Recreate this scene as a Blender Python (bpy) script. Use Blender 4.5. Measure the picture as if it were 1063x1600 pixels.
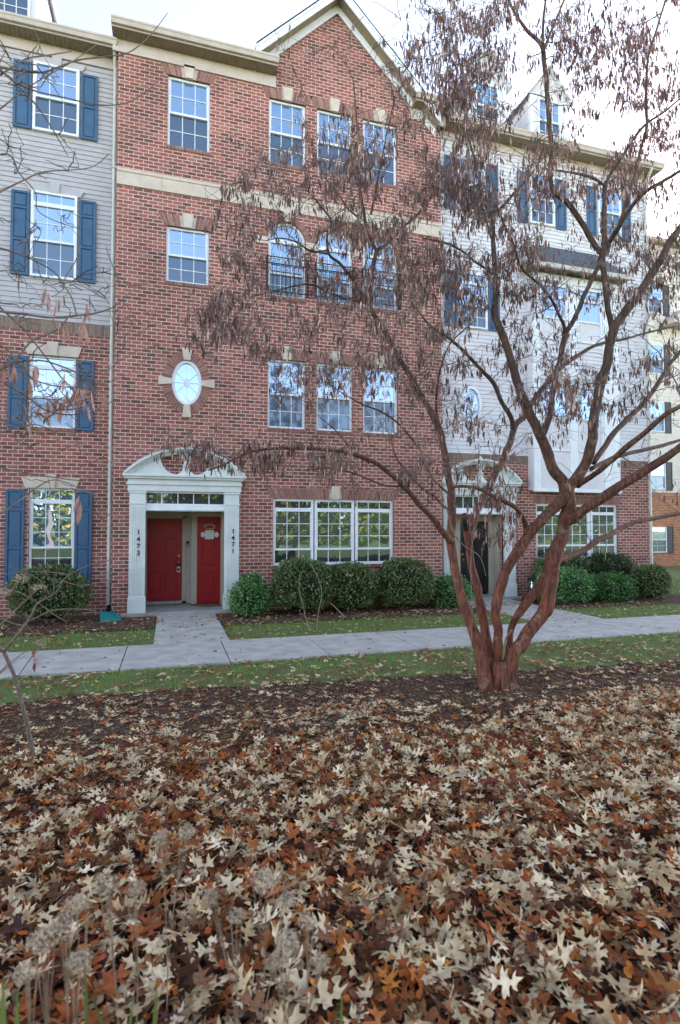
import bpy, math, random
import numpy as np
from mathutils import Vector, Matrix, noise
from mathutils.geometry import tessellate_polygon
for o in list(bpy.data.objects): bpy.data.objects.remove(o)
SC = bpy.context.scene; COL = SC.collection
random.seed(7); RNG = np.random.default_rng(7)
R = math.radians

# ---------------------------------------------------------------- camera
FPX = 875.; PCX, PCY = 531.5, 800.
YAW = math.atan(266.5/FPX); PIT = math.atan(28/FPX)
CAM = Vector((0, -13.4, 1.95))
cd = bpy.data.cameras.new('camera'); cam = bpy.data.objects.new('camera', cd); COL.objects.link(cam)
cd.sensor_fit = 'HORIZONTAL'; cd.sensor_width = 36; cd.lens = FPX/1063*36
cd.clip_start = .05; cd.clip_end = 1500
cd.dof.use_dof = True; cd.dof.focus_distance = 6.5; cd.dof.aperture_fstop = 4.5
cam.location = CAM; cam.rotation_euler = (math.pi/2+PIT, 0, -YAW)
SC.camera = cam
# ---------------------------------------------------------------- light
SUN_EL, SUN_AZ = 22., 52.
w = bpy.data.worlds.new('World'); SC.world = w; w.use_nodes = True
nt = w.node_tree; bg = nt.nodes['Background']
sky = nt.nodes.new('ShaderNodeTexSky'); sky.sky_type = 'NISHITA'; sky.sun_disc = False
sky.sun_elevation = R(SUN_EL); sky.sun_rotation = R(SUN_AZ)
sky.air_density = .45; sky.dust_density = .12; sky.ozone_density = 2.2; sky.altitude = 300
wb = nt.nodes.new('ShaderNodeMixRGB'); wb.blend_type = 'MULTIPLY'; wb.inputs[0].default_value = 1; wb.inputs[2].default_value = (1.43, 1.0, .66, 1)
nt.links.new(sky.outputs[0], wb.inputs[1]); nt.links.new(wb.outputs[0], bg.inputs[0]); bg.inputs[1].default_value = .15
sd = bpy.data.lights.new('sun', 'SUN'); sd.energy = 3.0; sd.angle = R(.5); sd.color = (1, .93, .82)
sun = bpy.data.objects.new('sun', sd); COL.objects.link(sun)
sv = Vector((math.sin(R(SUN_AZ))*math.cos(R(SUN_EL)), math.cos(R(SUN_AZ))*math.cos(R(SUN_EL)), math.sin(R(SUN_EL))))
sun.rotation_euler = sv.to_track_quat('Z', 'Y').to_euler(); sun.location = (20, 40, 40)
SC.view_settings.view_transform = 'Standard'; SC.view_settings.look = 'None'
SC.view_settings.gamma = 1; SC.view_settings.exposure = 3.3

# ---------------------------------------------------------------- materials
def lin(c): return tuple((v/255/12.92 if v/255 <= .04045 else ((v/255+.055)/1.055)**2.4) for v in c)+(1,)
def newmat(n):
    m = bpy.data.materials.new(n); m.use_nodes = True; t = m.node_tree
    return m, t, t.nodes['Principled BSDF']
def N(t, k, **kw):
    n = t.nodes.new('ShaderNode'+k)
    for a, b in kw.items(): setattr(n, a, b)
    return n
def ramp(t, stops, interp='LINEAR'):
    r = N(t, 'ValToRGB'); r.color_ramp.interpolation = interp
    e = r.color_ramp.elements
    while len(e) < len(stops): e.new(.5)
    for i, (p, c) in enumerate(stops): e[i].position = p; e[i].color = c
    return r
def basic(name, c, c2=None, rough=.6, scale=6, bump=0., stretch=(1, 1, 1), spec=.4, metal=0):
    m, t, b = newmat(name)
    c2 = c2 or tuple(v*.86 for v in c)
    tc = N(t, 'TexCoord'); mp = N(t, 'Mapping'); mp.inputs['Scale'].default_value = stretch
    nz = N(t, 'TexNoise'); nz.inputs['Scale'].default_value = scale; nz.inputs['Detail'].default_value = 6
    t.links.new(tc.outputs['Object'], mp.inputs[0]); t.links.new(mp.outputs[0], nz.inputs['Vector'])
    r = ramp(t, [(.32, lin(c2)), (.66, lin(c))])
    t.links.new(nz.outputs['Fac'], r.inputs[0]); t.links.new(r.outputs[0], b.inputs['Base Color'])
    b.inputs['Roughness'].default_value = rough; b.inputs['Specular IOR Level'].default_value = spec
    b.inputs['Metallic'].default_value = metal
    if bump:
        bp = N(t, 'Bump'); bp.inputs['Strength'].default_value = bump; bp.inputs['Distance'].default_value = .01
        n2 = N(t, 'TexNoise'); n2.inputs['Scale'].default_value = scale*5; n2.inputs['Detail'].default_value = 8
        t.links.new(mp.outputs[0], n2.inputs['Vector'])
        t.links.new(n2.outputs['Fac'], bp.inputs['Height']); t.links.new(bp.outputs[0], b.inputs['Normal'])
    return m
def brickmat(name, cols, mortar, bw=.215, rh=.0845, ms=.0076, dx=0., dz=0.):
    m, t, b = newmat(name)
    tc = N(t, 'TexCoord'); sp = N(t, 'SeparateXYZ'); ad = N(t, 'Math', operation='ADD'); cb = N(t, 'CombineXYZ')
    t.links.new(tc.outputs['Object'], sp.inputs[0])
    t.links.new(sp.outputs[0], ad.inputs[0]); t.links.new(sp.outputs[1], ad.inputs[1])
    t.links.new(ad.outputs[0], cb.inputs[0]); t.links.new(sp.outputs[2], cb.inputs[1])
    wn = N(t, 'TexNoise'); wn.inputs['Scale'].default_value = 9; wn.inputs['Detail'].default_value = 3
    t.links.new(cb.outputs[0], wn.inputs['Vector'])
    wo = N(t, 'VectorMath', operation='MULTIPLY_ADD'); wo.inputs[1].default_value = (.006, .006, 0)
    t.links.new(wn.outputs['Color'], wo.inputs[0]); t.links.new(cb.outputs[0], wo.inputs[2])
    br = N(t, 'TexBrick'); br.offset = .5
    for k, v in (('Color1', (0, 0, 0, 1)), ('Color2', (1, 1, 1, 1)), ('Mortar', (.5, .5, .5, 1)), ('Scale', 1.), ('Mortar Size', ms),
                 ('Mortar Smooth', .15), ('Bias', 0.), ('Brick Width', bw), ('Row Height', rh)): br.inputs[k].default_value = v
    t.links.new(wo.outputs[0], br.inputs['Vector'])
    k = len(cols); cr = ramp(t, [(i/k, lin(c)) for i, c in enumerate(cols)], 'CONSTANT')
    t.links.new(br.outputs['Color'], cr.inputs[0])
    # dirt and tone drifting over the wall, grain inside each brick
    n1 = N(t, 'TexNoise'); n1.inputs['Scale'].default_value = .7; n1.inputs['Detail'].default_value = 5
    n2 = N(t, 'TexNoise'); n2.inputs['Scale'].default_value = 38; n2.inputs['Detail'].default_value = 4
    for n in (n1, n2): t.links.new(cb.outputs[0], n.inputs['Vector'])
    r1 = ramp(t, [(.3, (.78, .78, .78, 1)), (.7, (1.14, 1.1, 1.1, 1))]); r2 = ramp(t, [(.3, (.72, .72, .72, 1)), (.7, (1.2, 1.2, 1.2, 1))])
    t.links.new(n1.outputs['Fac'], r1.inputs[0]); t.links.new(n2.outputs['Fac'], r2.inputs[0])
    m1 = N(t, 'MixRGB', blend_type='MULTIPLY'); m1.inputs[0].default_value = 1
    m2 = N(t, 'MixRGB', blend_type='MULTIPLY'); m2.inputs[0].default_value = 1
    t.links.new(cr.outputs[0], m1.inputs[1]); t.links.new(r2.outputs[0], m1.inputs[2])
    mx = N(t, 'MixRGB'); mx.inputs[2].default_value = lin(mortar)
    t.links.new(br.outputs['Fac'], mx.inputs[0]); t.links.new(m1.outputs[0], mx.inputs[1])
    t.links.new(mx.outputs[0], m2.inputs[1]); t.links.new(r1.outputs[0], m2.inputs[2])
    t.links.new(m2.outputs[0], b.inputs['Base Color'])
    b.inputs['Roughness'].default_value = .85; b.inputs['Specular IOR Level'].default_value = .25
    iv = N(t, 'Math', operation='SUBTRACT'); iv.inputs[0].default_value = 1; t.links.new(br.outputs['Fac'], iv.inputs[1])
    ma = N(t, 'Math', operation='MULTIPLY_ADD'); ma.inputs[1].default_value = .25
    t.links.new(n2.outputs['Fac'], ma.inputs[0]); t.links.new(iv.outputs[0], ma.inputs[2])
    bp = N(t, 'Bump'); bp.inputs['Strength'].default_value = .6; bp.inputs['Distance'].default_value = .008
    t.links.new(ma.outputs[0], bp.inputs['Height']); t.links.new(bp.outputs[0], b.inputs['Normal'])
    return m
def island(name, cols, rough=.7, grain=40, spec=.3):
    m, t, b = newmat(name)
    g = N(t, 'NewGeometry'); k = len(cols)
    r = ramp(t, [(i/max(1, k-1), lin(c)) for i, c in enumerate(cols)])
    t.links.new(g.outputs['Random Per Island'], r.inputs[0])
    tc = N(t, 'TexCoord'); nz = N(t, 'TexNoise'); nz.inputs['Scale'].default_value = grain
    t.links.new(tc.outputs['Object'], nz.inputs['Vector'])
    r2 = ramp(t, [(.3, (.7, .7, .7, 1)), (.7, (1.2, 1.2, 1.2, 1))]); t.links.new(nz.outputs['Fac'], r2.inputs[0])
    mx = N(t, 'MixRGB', blend_type='MULTIPLY'); mx.inputs[0].default_value = 1
    t.links.new(r.outputs[0], mx.inputs[1]); t.links.new(r2.outputs[0], mx.inputs[2])
    t.links.new(mx.outputs[0], b.inputs['Base Color']); b.inputs['Roughness'].default_value = rough
    b.inputs['Specular IOR Level'].default_value = spec
    return m
def glassmat(name, c, refl, rough=.015, c2=None, lines=0):
    m, t, b = newmat(name); out = t.nodes['Material Output']
    b.inputs['Base Color'].default_value = lin(c); b.inputs['Roughness'].default_value = .5
    tc = N(t, 'TexCoord')
    if lines:  # slatted blind behind the pane
        sp = N(t, 'SeparateXYZ'); t.links.new(tc.outputs['Object'], sp.inputs[0])
        mu = N(t, 'Math', operation='MULTIPLY'); mu.inputs[1].default_value = lines
        fr = N(t, 'Math', operation='FRACT'); t.links.new(sp.outputs[2], mu.inputs[0]); t.links.new(mu.outputs[0], fr.inputs[0])
        r = ramp(t, [(0., lin(c2)), (.2, lin(c2)), (.3, lin(c)), (1, lin(c))]); t.links.new(fr.outputs[0], r.inputs[0])
        t.links.new(r.outputs[0], b.inputs['Base Color'])
    gl = N(t, 'BsdfGlossy'); gl.inputs['Roughness'].default_value = rough; gl.inputs['Color'].default_value = (.64, .82, 1, 1)
    nz = N(t, 'TexNoise'); nz.inputs['Scale'].default_value = 2.2; nz.inputs['Detail'].default_value = 1
    t.links.new(tc.outputs['Object'], nz.inputs['Vector'])
    bp = N(t, 'Bump'); bp.inputs['Strength'].default_value = .12; bp.inputs['Distance'].default_value = .02
    t.links.new(nz.outputs['Fac'], bp.inputs['Height']); t.links.new(bp.outputs[0], gl.inputs['Normal'])
    lw = N(t, 'Fresnel'); lw.inputs[0].default_value = 1.5
    ad = N(t, 'Math', operation='ADD'); ad.inputs[1].default_value = refl; ad.use_clamp = True
    t.links.new(lw.outputs[0], ad.inputs[0])
    mx = N(t, 'MixShader'); t.links.new(ad.outputs[0], mx.inputs[0])
    t.links.new(b.outputs[0], mx.inputs[1]); t.links.new(gl.outputs[0], mx.inputs[2]); t.links.new(mx.outputs[0], out.inputs[0])
    return m
def colmat(name, rough=.8, spec=.12):
    m, t, b = newmat(name)
    a = N(t, 'Attribute'); a.attribute_name = 'col'
    tc = N(t, 'TexCoord'); nz = N(t, 'TexNoise'); nz.inputs['Scale'].default_value = 45; nz.inputs['Detail'].default_value = 3
    t.links.new(tc.outputs['Object'], nz.inputs['Vector'])
    r2 = ramp(t, [(.3, (.72, .7, .68, 1)), (.7, (1.16, 1.16, 1.16, 1))]); t.links.new(nz.outputs['Fac'], r2.inputs[0])
    mx = N(t, 'MixRGB', blend_type='MULTIPLY'); mx.inputs[0].default_value = 1
    t.links.new(a.outputs['Color'], mx.inputs[1]); t.links.new(r2.outputs[0], mx.inputs[2])
    t.links.new(mx.outputs[0], b.inputs['Base Color']); b.inputs['Roughness'].default_value = rough
    b.inputs['Specular IOR Level'].default_value = spec
    return m
BR = [(148, 92, 84), (134, 80, 74), (156, 100, 90), (142, 84, 78), (116, 72, 68), (152, 94, 86), (138, 88, 80), (108, 74, 70), (160, 104, 92), (146, 90, 82), (130, 82, 74)]
M = dict(
    brick=brickmat('red_brick', BR, (206, 186, 174)),
    brickfar=brickmat('orange_brick', [(176, 108, 74), (160, 94, 66), (184, 118, 80), (150, 90, 66)], (200, 180, 150)),
    unit=island('cut_brick', [(124, 84, 78), (150, 108, 98), (136, 94, 86), (158, 118, 106), (116, 78, 72)], .85),
    greyunit=island('brown_brick', [(122, 100, 90), (138, 116, 104), (112, 92, 84)], .85),
    mortar=basic('mortar', (196, 182, 172), rough=.9),
    stone=basic('cast_stone', (200, 186, 172), (186, 172, 158), rough=.8, scale=5, bump=.2),
    siding=basic('grey_vinyl_siding', (180, 174, 176), (170, 164, 166), rough=.55, scale=3),
    sidingb=basic('pale_vinyl_siding', (212, 208, 212), (202, 198, 202), rough=.55, scale=3),
    sidingfar=basic('beige_siding', (214, 204, 194), (204, 194, 184), rough=.6, scale=3),
    cream=basic('cream_trim', (194, 182, 174), (182, 170, 162), rough=.6, scale=4),
    soffit=basic('soffit_board', (150, 138, 116), (134, 122, 102), rough=.7, scale=8),
    white=basic('white_trim', (226, 228, 232), (214, 217, 222), rough=.45, scale=5),
    porch=basic('porch_paint', (212, 216, 214), (198, 204, 204), rough=.5, scale=4),
    tan=basic('tan_door_frame', (176, 168, 152), (164, 156, 140), rough=.55),
    blue=basic('blue_shutter', (58, 92, 124), (52, 84, 114), rough=.5, scale=5, bump=.05),
    dark=basic('dark_shutter', (64, 62, 66), rough=.5),
    red=basic('red_door', (156, 8, 26), (140, 8, 22), rough=.35, scale=3),
    black=basic('black_metal', (24, 24, 28), rough=.4, metal=.3),
    blackdoor=basic('black_door', (26, 26, 32), rough=.4),
    brass=basic('brass', (190, 160, 100), rough=.35, metal=.8),
    shingle=basic('roof_shingle', (92, 96, 104), (70, 74, 82), rough=.9, scale=14, bump=.4),
    concrete=basic('concrete', (188, 182, 176), (160, 155, 150), rough=.85, scale=3.5, bump=.25),
    stoop=basic('stoop_concrete', (160, 158, 154), (138, 134, 130), rough=.85, scale=3, bump=.25),
    spout=basic('downspout_paint', (196, 194, 186), (182, 180, 172), rough=.5),
    teal=basic('teal_plastic', (44, 150, 152), (36, 130, 134), rough=.4),
    mat=basic('doormat_fibre', (120, 92, 78), (96, 72, 62), rough=.95, scale=40, bump=.4),
    paper=basic('paper', (214, 212, 206), (200, 200, 198), rough=.8),
    petal=island('dried_petal', [(164, 144, 122), (204, 188, 164), (184, 164, 140), (142, 120, 100)], .9),
    glass=glassmat('window_glass', (48, 84, 124), .42),
    glasslow=glassmat('screened_glass', (30, 50, 74), .1, rough=.05),
    glassgr=glassmat('ground_floor_glass', (70, 84, 66), .2, c2=(46, 56, 44), lines=18),
    glassdk=glassmat('dark_glass', (16, 22, 28), .12),
    reveal=basic('window_reveal', (128, 84, 80), rough=.85),
    pod=island('seed_pod', [(62, 46, 50), (104, 72, 68), (140, 100, 88), (74, 54, 58), (206, 174, 160), (98, 68, 68), (156, 112, 98), (70, 52, 58)], .6),
    redpod=island('red_seed_pod', [(120, 50, 44), (150, 72, 58), (200, 156, 140), (104, 50, 46), (146, 88, 76)], .6),
    twig=island('twig_bark', [(96, 80, 74), (124, 108, 100), (82, 66, 62), (150, 136, 128)], .8),
    palestem=basic('pale_stem', (150, 130, 108), (112, 94, 78), rough=.8, scale=20),
    stem=basic('grey_stem', (128, 112, 102), (98, 84, 78), rough=.85, scale=30, bump=.3),
    leafcol=colmat('fallen_leaf'), grasscol=colmat('grass_blade', .55), chipcol=colmat('mulch_chip', .95),
    boxcol=colmat('box_leaf', .4, .35), treecol=colmat('autumn_leaf', .6),
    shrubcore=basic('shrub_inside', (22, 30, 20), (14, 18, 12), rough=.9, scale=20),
)
def barkmat():
    m, t, b = newmat('red_brown_bark')
    tc = N(t, 'TexCoord'); mp = N(t, 'Mapping'); mp.inputs['Scale'].default_value = (14, 14, 2.2)
    t.links.new(tc.outputs['Object'], mp.inputs[0])
    nz = N(t, 'TexNoise'); nz.inputs['Scale'].default_value = 2.4; nz.inputs['Detail'].default_value = 8; nz.inputs['Distortion'].default_value = .6
    t.links.new(mp.outputs[0], nz.inputs['Vector'])
    r = ramp(t, [(.25, lin((36, 19, 15))), (.46, lin((98, 50, 35))), (.7, lin((140, 82, 56)))])
    r2 = ramp(t, [(.25, lin((42, 31, 28))), (.5, lin((80, 59, 50))), (.75, lin((114, 90, 76)))])
    t.links.new(nz.outputs['Fac'], r.inputs[0]); t.links.new(nz.outputs['Fac'], r2.inputs[0])
    sp = N(t, 'SeparateXYZ'); t.links.new(tc.outputs['Object'], sp.inputs[0])
    mr = N(t, 'MapRange'); mr.inputs['From Min'].default_value = 1.9; mr.inputs['From Max'].default_value = 4.6
    n3 = N(t, 'TexNoise'); n3.inputs['Scale'].default_value = 3.; t.links.new(tc.outputs['Object'], n3.inputs['Vector'])
    ad = N(t, 'Math', operation='MULTIPLY_ADD'); ad.inputs[1].default_value = 1.6
    t.links.new(n3.outputs['Fac'], ad.inputs[0]); t.links.new(sp.outputs[2], ad.inputs[2])
    t.links.new(ad.outputs[0], mr.inputs['Value'])
    mx = N(t, 'MixRGB'); t.links.new(mr.outputs[0], mx.inputs[0]); t.links.new(r.outputs[0], mx.inputs[1]); t.links.new(r2.outputs[0], mx.inputs[2])
    n4 = N(t, 'TexNoise'); n4.inputs['Scale'].default_value = 7; n4.inputs['Detail'].default_value = 6; t.links.new(tc.outputs['Object'], n4.inputs['Vector'])
    r4 = ramp(t, [(.58, (0, 0, 0, 1)), (.68, (.6, .6, .6, 1))]); t.links.new(n4.outputs['Fac'], r4.inputs[0])
    m4 = N(t, 'MixRGB'); m4.inputs[2].default_value = lin((136, 116, 94)); t.links.new(r4.outputs[0], m4.inputs[0]); t.links.new(mx.outputs[0], m4.inputs[1])
    t.links.new(m4.outputs[0], b.inputs['Base Color']); b.inputs['Roughness'].default_value = .8
    bp = N(t, 'Bump'); bp.inputs['Strength'].default_value = .9; bp.inputs['Distance'].default_value = .02
    t.links.new(nz.outputs['Fac'], bp.inputs['Height']); t.links.new(bp.outputs[0], b.inputs['Normal'])
    return m
M['bark'] = barkmat()
M['ground'] = basic('lawn_soil', (94, 116, 56), (100, 92, 62), rough=.95, scale=1.6, bump=.5)
M['mulch'] = basic('mulch', (94, 72, 58), (62, 46, 38), rough=.95, scale=26, bump=.9)

# ---------------------------------------------------------------- helpers
def at(px, py, y):
    """world point on the vertical plane at depth y that the photograph shows at a pixel"""
    fw = Vector((math.sin(YAW)*math.cos(PIT), math.cos(YAW)*math.cos(PIT), math.sin(PIT)))
    rt = Vector((math.cos(YAW), -math.sin(YAW), 0)); up = rt.cross(fw)
    r = fw+rt*((px-PCX)/FPX)-up*((py-PCY)/FPX)
    return CAM+r*((y-CAM.y)/r.y)
def camw(p):
    d = Vector(p)-CAM; return d.x*math.sin(YAW)+d.y*math.cos(YAW)
def pixx(x, y):
    return PCX+FPX*((x)*math.cos(YAW)-(y+13.4)*math.sin(YAW))/(x*math.sin(YAW)+(y+13.4)*math.cos(YAW))
class MB:
    def __init__(s): s.v = []; s.f = []; s.m = []; s.mats = []
    def mi(s, m):
        if m not in s.mats: s.mats.append(m)
        return s.mats.index(m)
    def add(s, vs, fs, m):
        k = len(s.v); s.v += [tuple(v) for v in vs]; i = s.mi(m)
        for f in fs: s.f.append(tuple(a+k for a in f)); s.m.append(i)
    def box(s, x0, x1, y0, y1, z0, z1, m):
        s.add([(x0, y0, z0), (x1, y0, z0), (x1, y1, z0), (x0, y1, z0), (x0, y0, z1), (x1, y0, z1), (x1, y1, z1), (x0, y1, z1)],
              [(0, 1, 5, 4), (1, 2, 6, 5), (2, 3, 7, 6), (3, 0, 4, 7), (4, 5, 6, 7), (3, 2, 1, 0)], m)
    def prism(s, poly, y0, y1, m):     # closed outline in the x-z plane, extruded in y
        n = len(poly)
        tri = tessellate_polygon([[Vector((a, b, 0)) for a, b in poly]])
        vs = [(a, y0, b) for a, b in poly]+[(a, y1, b) for a, b in poly]
        area = sum(poly[i][0]*poly[(i+1) % n][1]-poly[(i+1) % n][0]*poly[i][1] for i in range(n))
        fs = []
        for t in tri:
            a, b, c = t; ar = (poly[b][0]-poly[a][0])*(poly[c][1]-poly[a][1])-(poly[c][0]-poly[a][0])*(poly[b][1]-poly[a][1])
            if ar < 0: a, c = c, a
            fs.append((a, b, c)); fs.append((c+n, b+n, a+n))
        for i in range(n):
            j = (i+1) % n; fs.append((j, i, i+n, j+n) if area > 0 else (i, j, j+n, i+n))
        s.add(vs, fs, m)
    def prismx(s, poly, x0, x1, m):    # outline in y-z, extruded in x
        n = len(poly); vs = [(x0, a, b) for a, b in poly]+[(x1, a, b) for a, b in poly]
        fs = [tuple(range(n))[::-1], tuple(range(n, 2*n))]+[(i, (i+1) % n, (i+1) % n+n, i+n) for i in range(n)]
        s.add(vs, fs, m)
    def tube(s, pts, rad, m, n=8, cap=True):
        pts = [Vector(p) for p in pts]; k = len(s.v); i = s.mi(m)
        u = None; N_ = len(pts)
        for a, p in enumerate(pts):
            d = (pts[min(a+1, N_-1)]-pts[max(a-1, 0)])
            if d.length < 1e-9: d = Vector((0, 0, 1))
            d.normalize()
            if u is None: u = d.orthogonal().normalized()
            u = (u-d*u.dot(d)); u = u.normalized() if u.length > 1e-6 else d.orthogonal().normalized()
            v = d.cross(u); r = rad[a] if hasattr(rad, '__len__') else rad
            for j in range(n):
                t = 2*math.pi*j/n; s.v.append(tuple(p+u*(r*math.cos(t))+v*(r*math.sin(t))))
        for a in range(N_-1):
            for j in range(n):
                q = (j+1) % n; s.f.append((k+a*n+j, k+a*n+q, k+(a+1)*n+q, k+(a+1)*n+j)); s.m.append(i)
        if cap:
            s.f.append(tuple(k+j for j in range(n))[::-1]); s.m.append(i)
            s.f.append(tuple(k+(N_-1)*n+j for j in range(n))); s.m.append(i)
    def lathe(s, prof, c, m, n=14):
        k = len(s.v); i = s.mi(m)
        for r, z in prof:
            for j in range(n):
                t = 2*math.pi*j/n; s.v.append((c[0]+r*math.cos(t), c[1]+r*math.sin(t), c[2]+z))
        for a in range(len(prof)-1):
            for j in range(n):
                q = (j+1) % n; s.f.append((k+a*n+j, k+a*n+q, k+(a+1)*n+q, k+(a+1)*n+j)); s.m.append(i)
    def build(s, name, parent=None, smooth=False, bevel=0):
        me = bpy.data.meshes.new(name); me.from_pydata(s.v, [], s.f)
        for m in s.mats: me.materials.append(m)
        me.polygons.foreach_set('material_index', s.m)
        if smooth: me.polygons.foreach_set('use_smooth', [True]*len(s.f))
        me.update(); o = bpy.data.objects.new(name, me); COL.objects.link(o)
        if parent: attach(o, parent)
        if bevel:
            b = o.modifiers.new('bevel', 'BEVEL'); b.width = bevel; b.segments = 2; b.limit_method = 'ANGLE'
        return o
def world_loc(o):
    l = Vector(o.location)
    while o.parent: o = o.parent; l = l+o.location
    return l
def attach(o, p):
    o.parent = p
    if o.type == 'EMPTY' or True: o.matrix_parent_inverse = Matrix.Translation(-p.get('wl_', Vector((0, 0, 0))) if False else -WL.get(p.name, Vector((0, 0, 0))))
WL = {}
def thing(name, label, cat, loc=(0, 0, 0), group=None):
    o = bpy.data.objects.new(name, None); COL.objects.link(o); o.location = loc; o.empty_display_size = .2
    WL[o.name] = Vector(loc); return tag(o, label, cat, group)
def tag(o, label=None, cat=None, group=None, kind=None):
    if label: o['label'] = label
    if cat: o['category'] = cat
    if group: o['group'] = group
    if kind: o['kind'] = kind
    return o
def npmesh(name, V, Fc, mat, col=None, parent=None, smooth=False):
    me = bpy.data.meshes.new(name); V = np.asarray(V, np.float32); Fc = np.asarray(Fc, np.int32)
    k = Fc.shape[1]; me.vertices.add(len(V)); me.vertices.foreach_set('co', V.ravel())
    me.loops.add(Fc.size); me.loops.foreach_set('vertex_index', Fc.ravel())
    me.polygons.add(len(Fc)); me.polygons.foreach_set('loop_start', np.arange(len(Fc), dtype=np.int32)*k)
    me.update(calc_edges=True)
    if smooth: me.polygons.foreach_set('use_smooth', np.ones(len(Fc), bool))
    else: me.polygons.foreach_set('use_smooth', np.zeros(len(Fc), bool))
    if col is not None:
        a = me.color_attributes.new('col', 'FLOAT_COLOR', 'POINT')
        c = np.ones((len(V), 4), np.float32); c[:, :3] = col; a.data.foreach_set('color', c.ravel())
    me.materials.append(mat); o = bpy.data.objects.new(name, me); COL.objects.link(o)
    if parent: attach(o, parent)
    return o
def scatter(tv, tf, pos, rot, scl, cols=None):
    """tv (n,3), tf (f,k), pos (N,3), rot (N,3,3), scl (N,) or (N,3) -> verts, faces, colours"""
    tv = np.asarray(tv, float); tf = np.asarray(tf); Nn = len(pos); scl = np.asarray(scl)
    s = scl[:, None, None] if scl.ndim == 1 else scl[:, None, :]
    V = np.einsum('nij,nkj->nki', rot, tv[None]*s)+pos[:, None, :]
    Fc = tf[None]+(np.arange(Nn)*len(tv))[:, None, None]
    C = None if cols is None else np.repeat(cols, len(tv), axis=0)
    return V.reshape(-1, 3), Fc.reshape(-1, tf.shape[1]), C
def rots(yaw, pitch, roll):
    cy, sy, cp, sp, cr, sr = np.cos(yaw), np.sin(yaw), np.cos(pitch), np.sin(pitch), np.cos(roll), np.sin(roll)
    z = np.zeros_like(yaw); o = np.ones_like(yaw)
    Z = np.stack([cy, -sy, z, sy, cy, z, z, z, o], 1).reshape(-1, 3, 3)
    X = np.stack([o, z, z, z, cp, -sp, z, sp, cp], 1).reshape(-1, 3, 3)
    Y = np.stack([cr, z, sr, z, o, z, -sr, z, cr], 1).reshape(-1, 3, 3)
    return Z@X@Y
def lincols(cs): return np.array([lin(c)[:3] for c in cs])
def arc(cx, cz, a, b, t0, t1, n):
    return [(cx+a*math.cos(t0+(t1-t0)*i/n), cz+b*math.sin(t0+(t1-t0)*i/n)) for i in range(n+1)]
def wall(name, outline, holes, y, depth, mat, parent, mat_rev=None, thick=None):
    """front sheet with holes, reveals going back by depth, and a solid rim"""
    mb = MB(); loops = [[Vector((a, b, 0)) for a, b in outline]]+[[Vector((a, b, 0)) for a, b in h] for h in holes]
    flat = [p for l in loops for p in l]; tri = tessellate_polygon(loops); fs = []
    for a, b, c in tri:
        ar = (flat[b].x-flat[a].x)*(flat[c].y-flat[a].y)-(flat[c].x-flat[a].x)*(flat[b].y-flat[a].y)
        if abs(ar) < 1e-9: continue
        fs.append((a, b, c) if ar > 0 else (c, b, a))
    mb.add([(p.x, y, p.y) for p in flat], fs, mat)
    for h in holes:
        n = len(h); A = sum(h[i][0]*h[(i+1) % n][1]-h[(i+1) % n][0]*h[i][1] for i in range(n))
        vs = [(a, y, b) for a, b in h]+[(a, y+depth, b) for a, b in h]
        mb.add(vs, [((i, (i+1) % n, (i+1) % n+n, i+n) if A > 0 else ((i+1) % n, i, i+n, (i+1) % n+n)) for i in range(n)], mat_rev or mat)
    n = len(outline); t = thick or depth
    vs = [(a, y, b) for a, b in outline]+[(a, y+t, b) for a, b in outline]
    mb.add(vs, [((i+1) % n, i, i+n, (i+1) % n+n) for i in range(n)], mat)
    return mb.build(name, parent)
def rect(x0, x1, z0, z1): return [(x0, z0), (x1, z0), (x1, z1), (x0, z1)]
def archpoly(x0, x1, z0, z1, n=14):
    c = (x0+x1)/2; r = (x1-x0)/2; return [(x0, z0), (x1, z0)]+arc(c, z1-r, r, r, 0, math.pi, n)
def ring(mb, outer, inner, y0, y1, m):
    n = len(outer)
    for i in range(n):
        j = (i+1) % n
        vs = [(outer[i][0], y0, outer[i][1]), (outer[j][0], y0, outer[j][1]), (inner[j][0], y0, inner[j][1]), (inner[i][0], y0, inner[i][1])]
        vs += [(a, y1, c) for a, _, c in vs]
        mb.add(vs, [(0, 1, 2, 3), (7, 6, 5, 4), (1, 0, 4, 5), (3, 2, 6, 7)], m)
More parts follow.
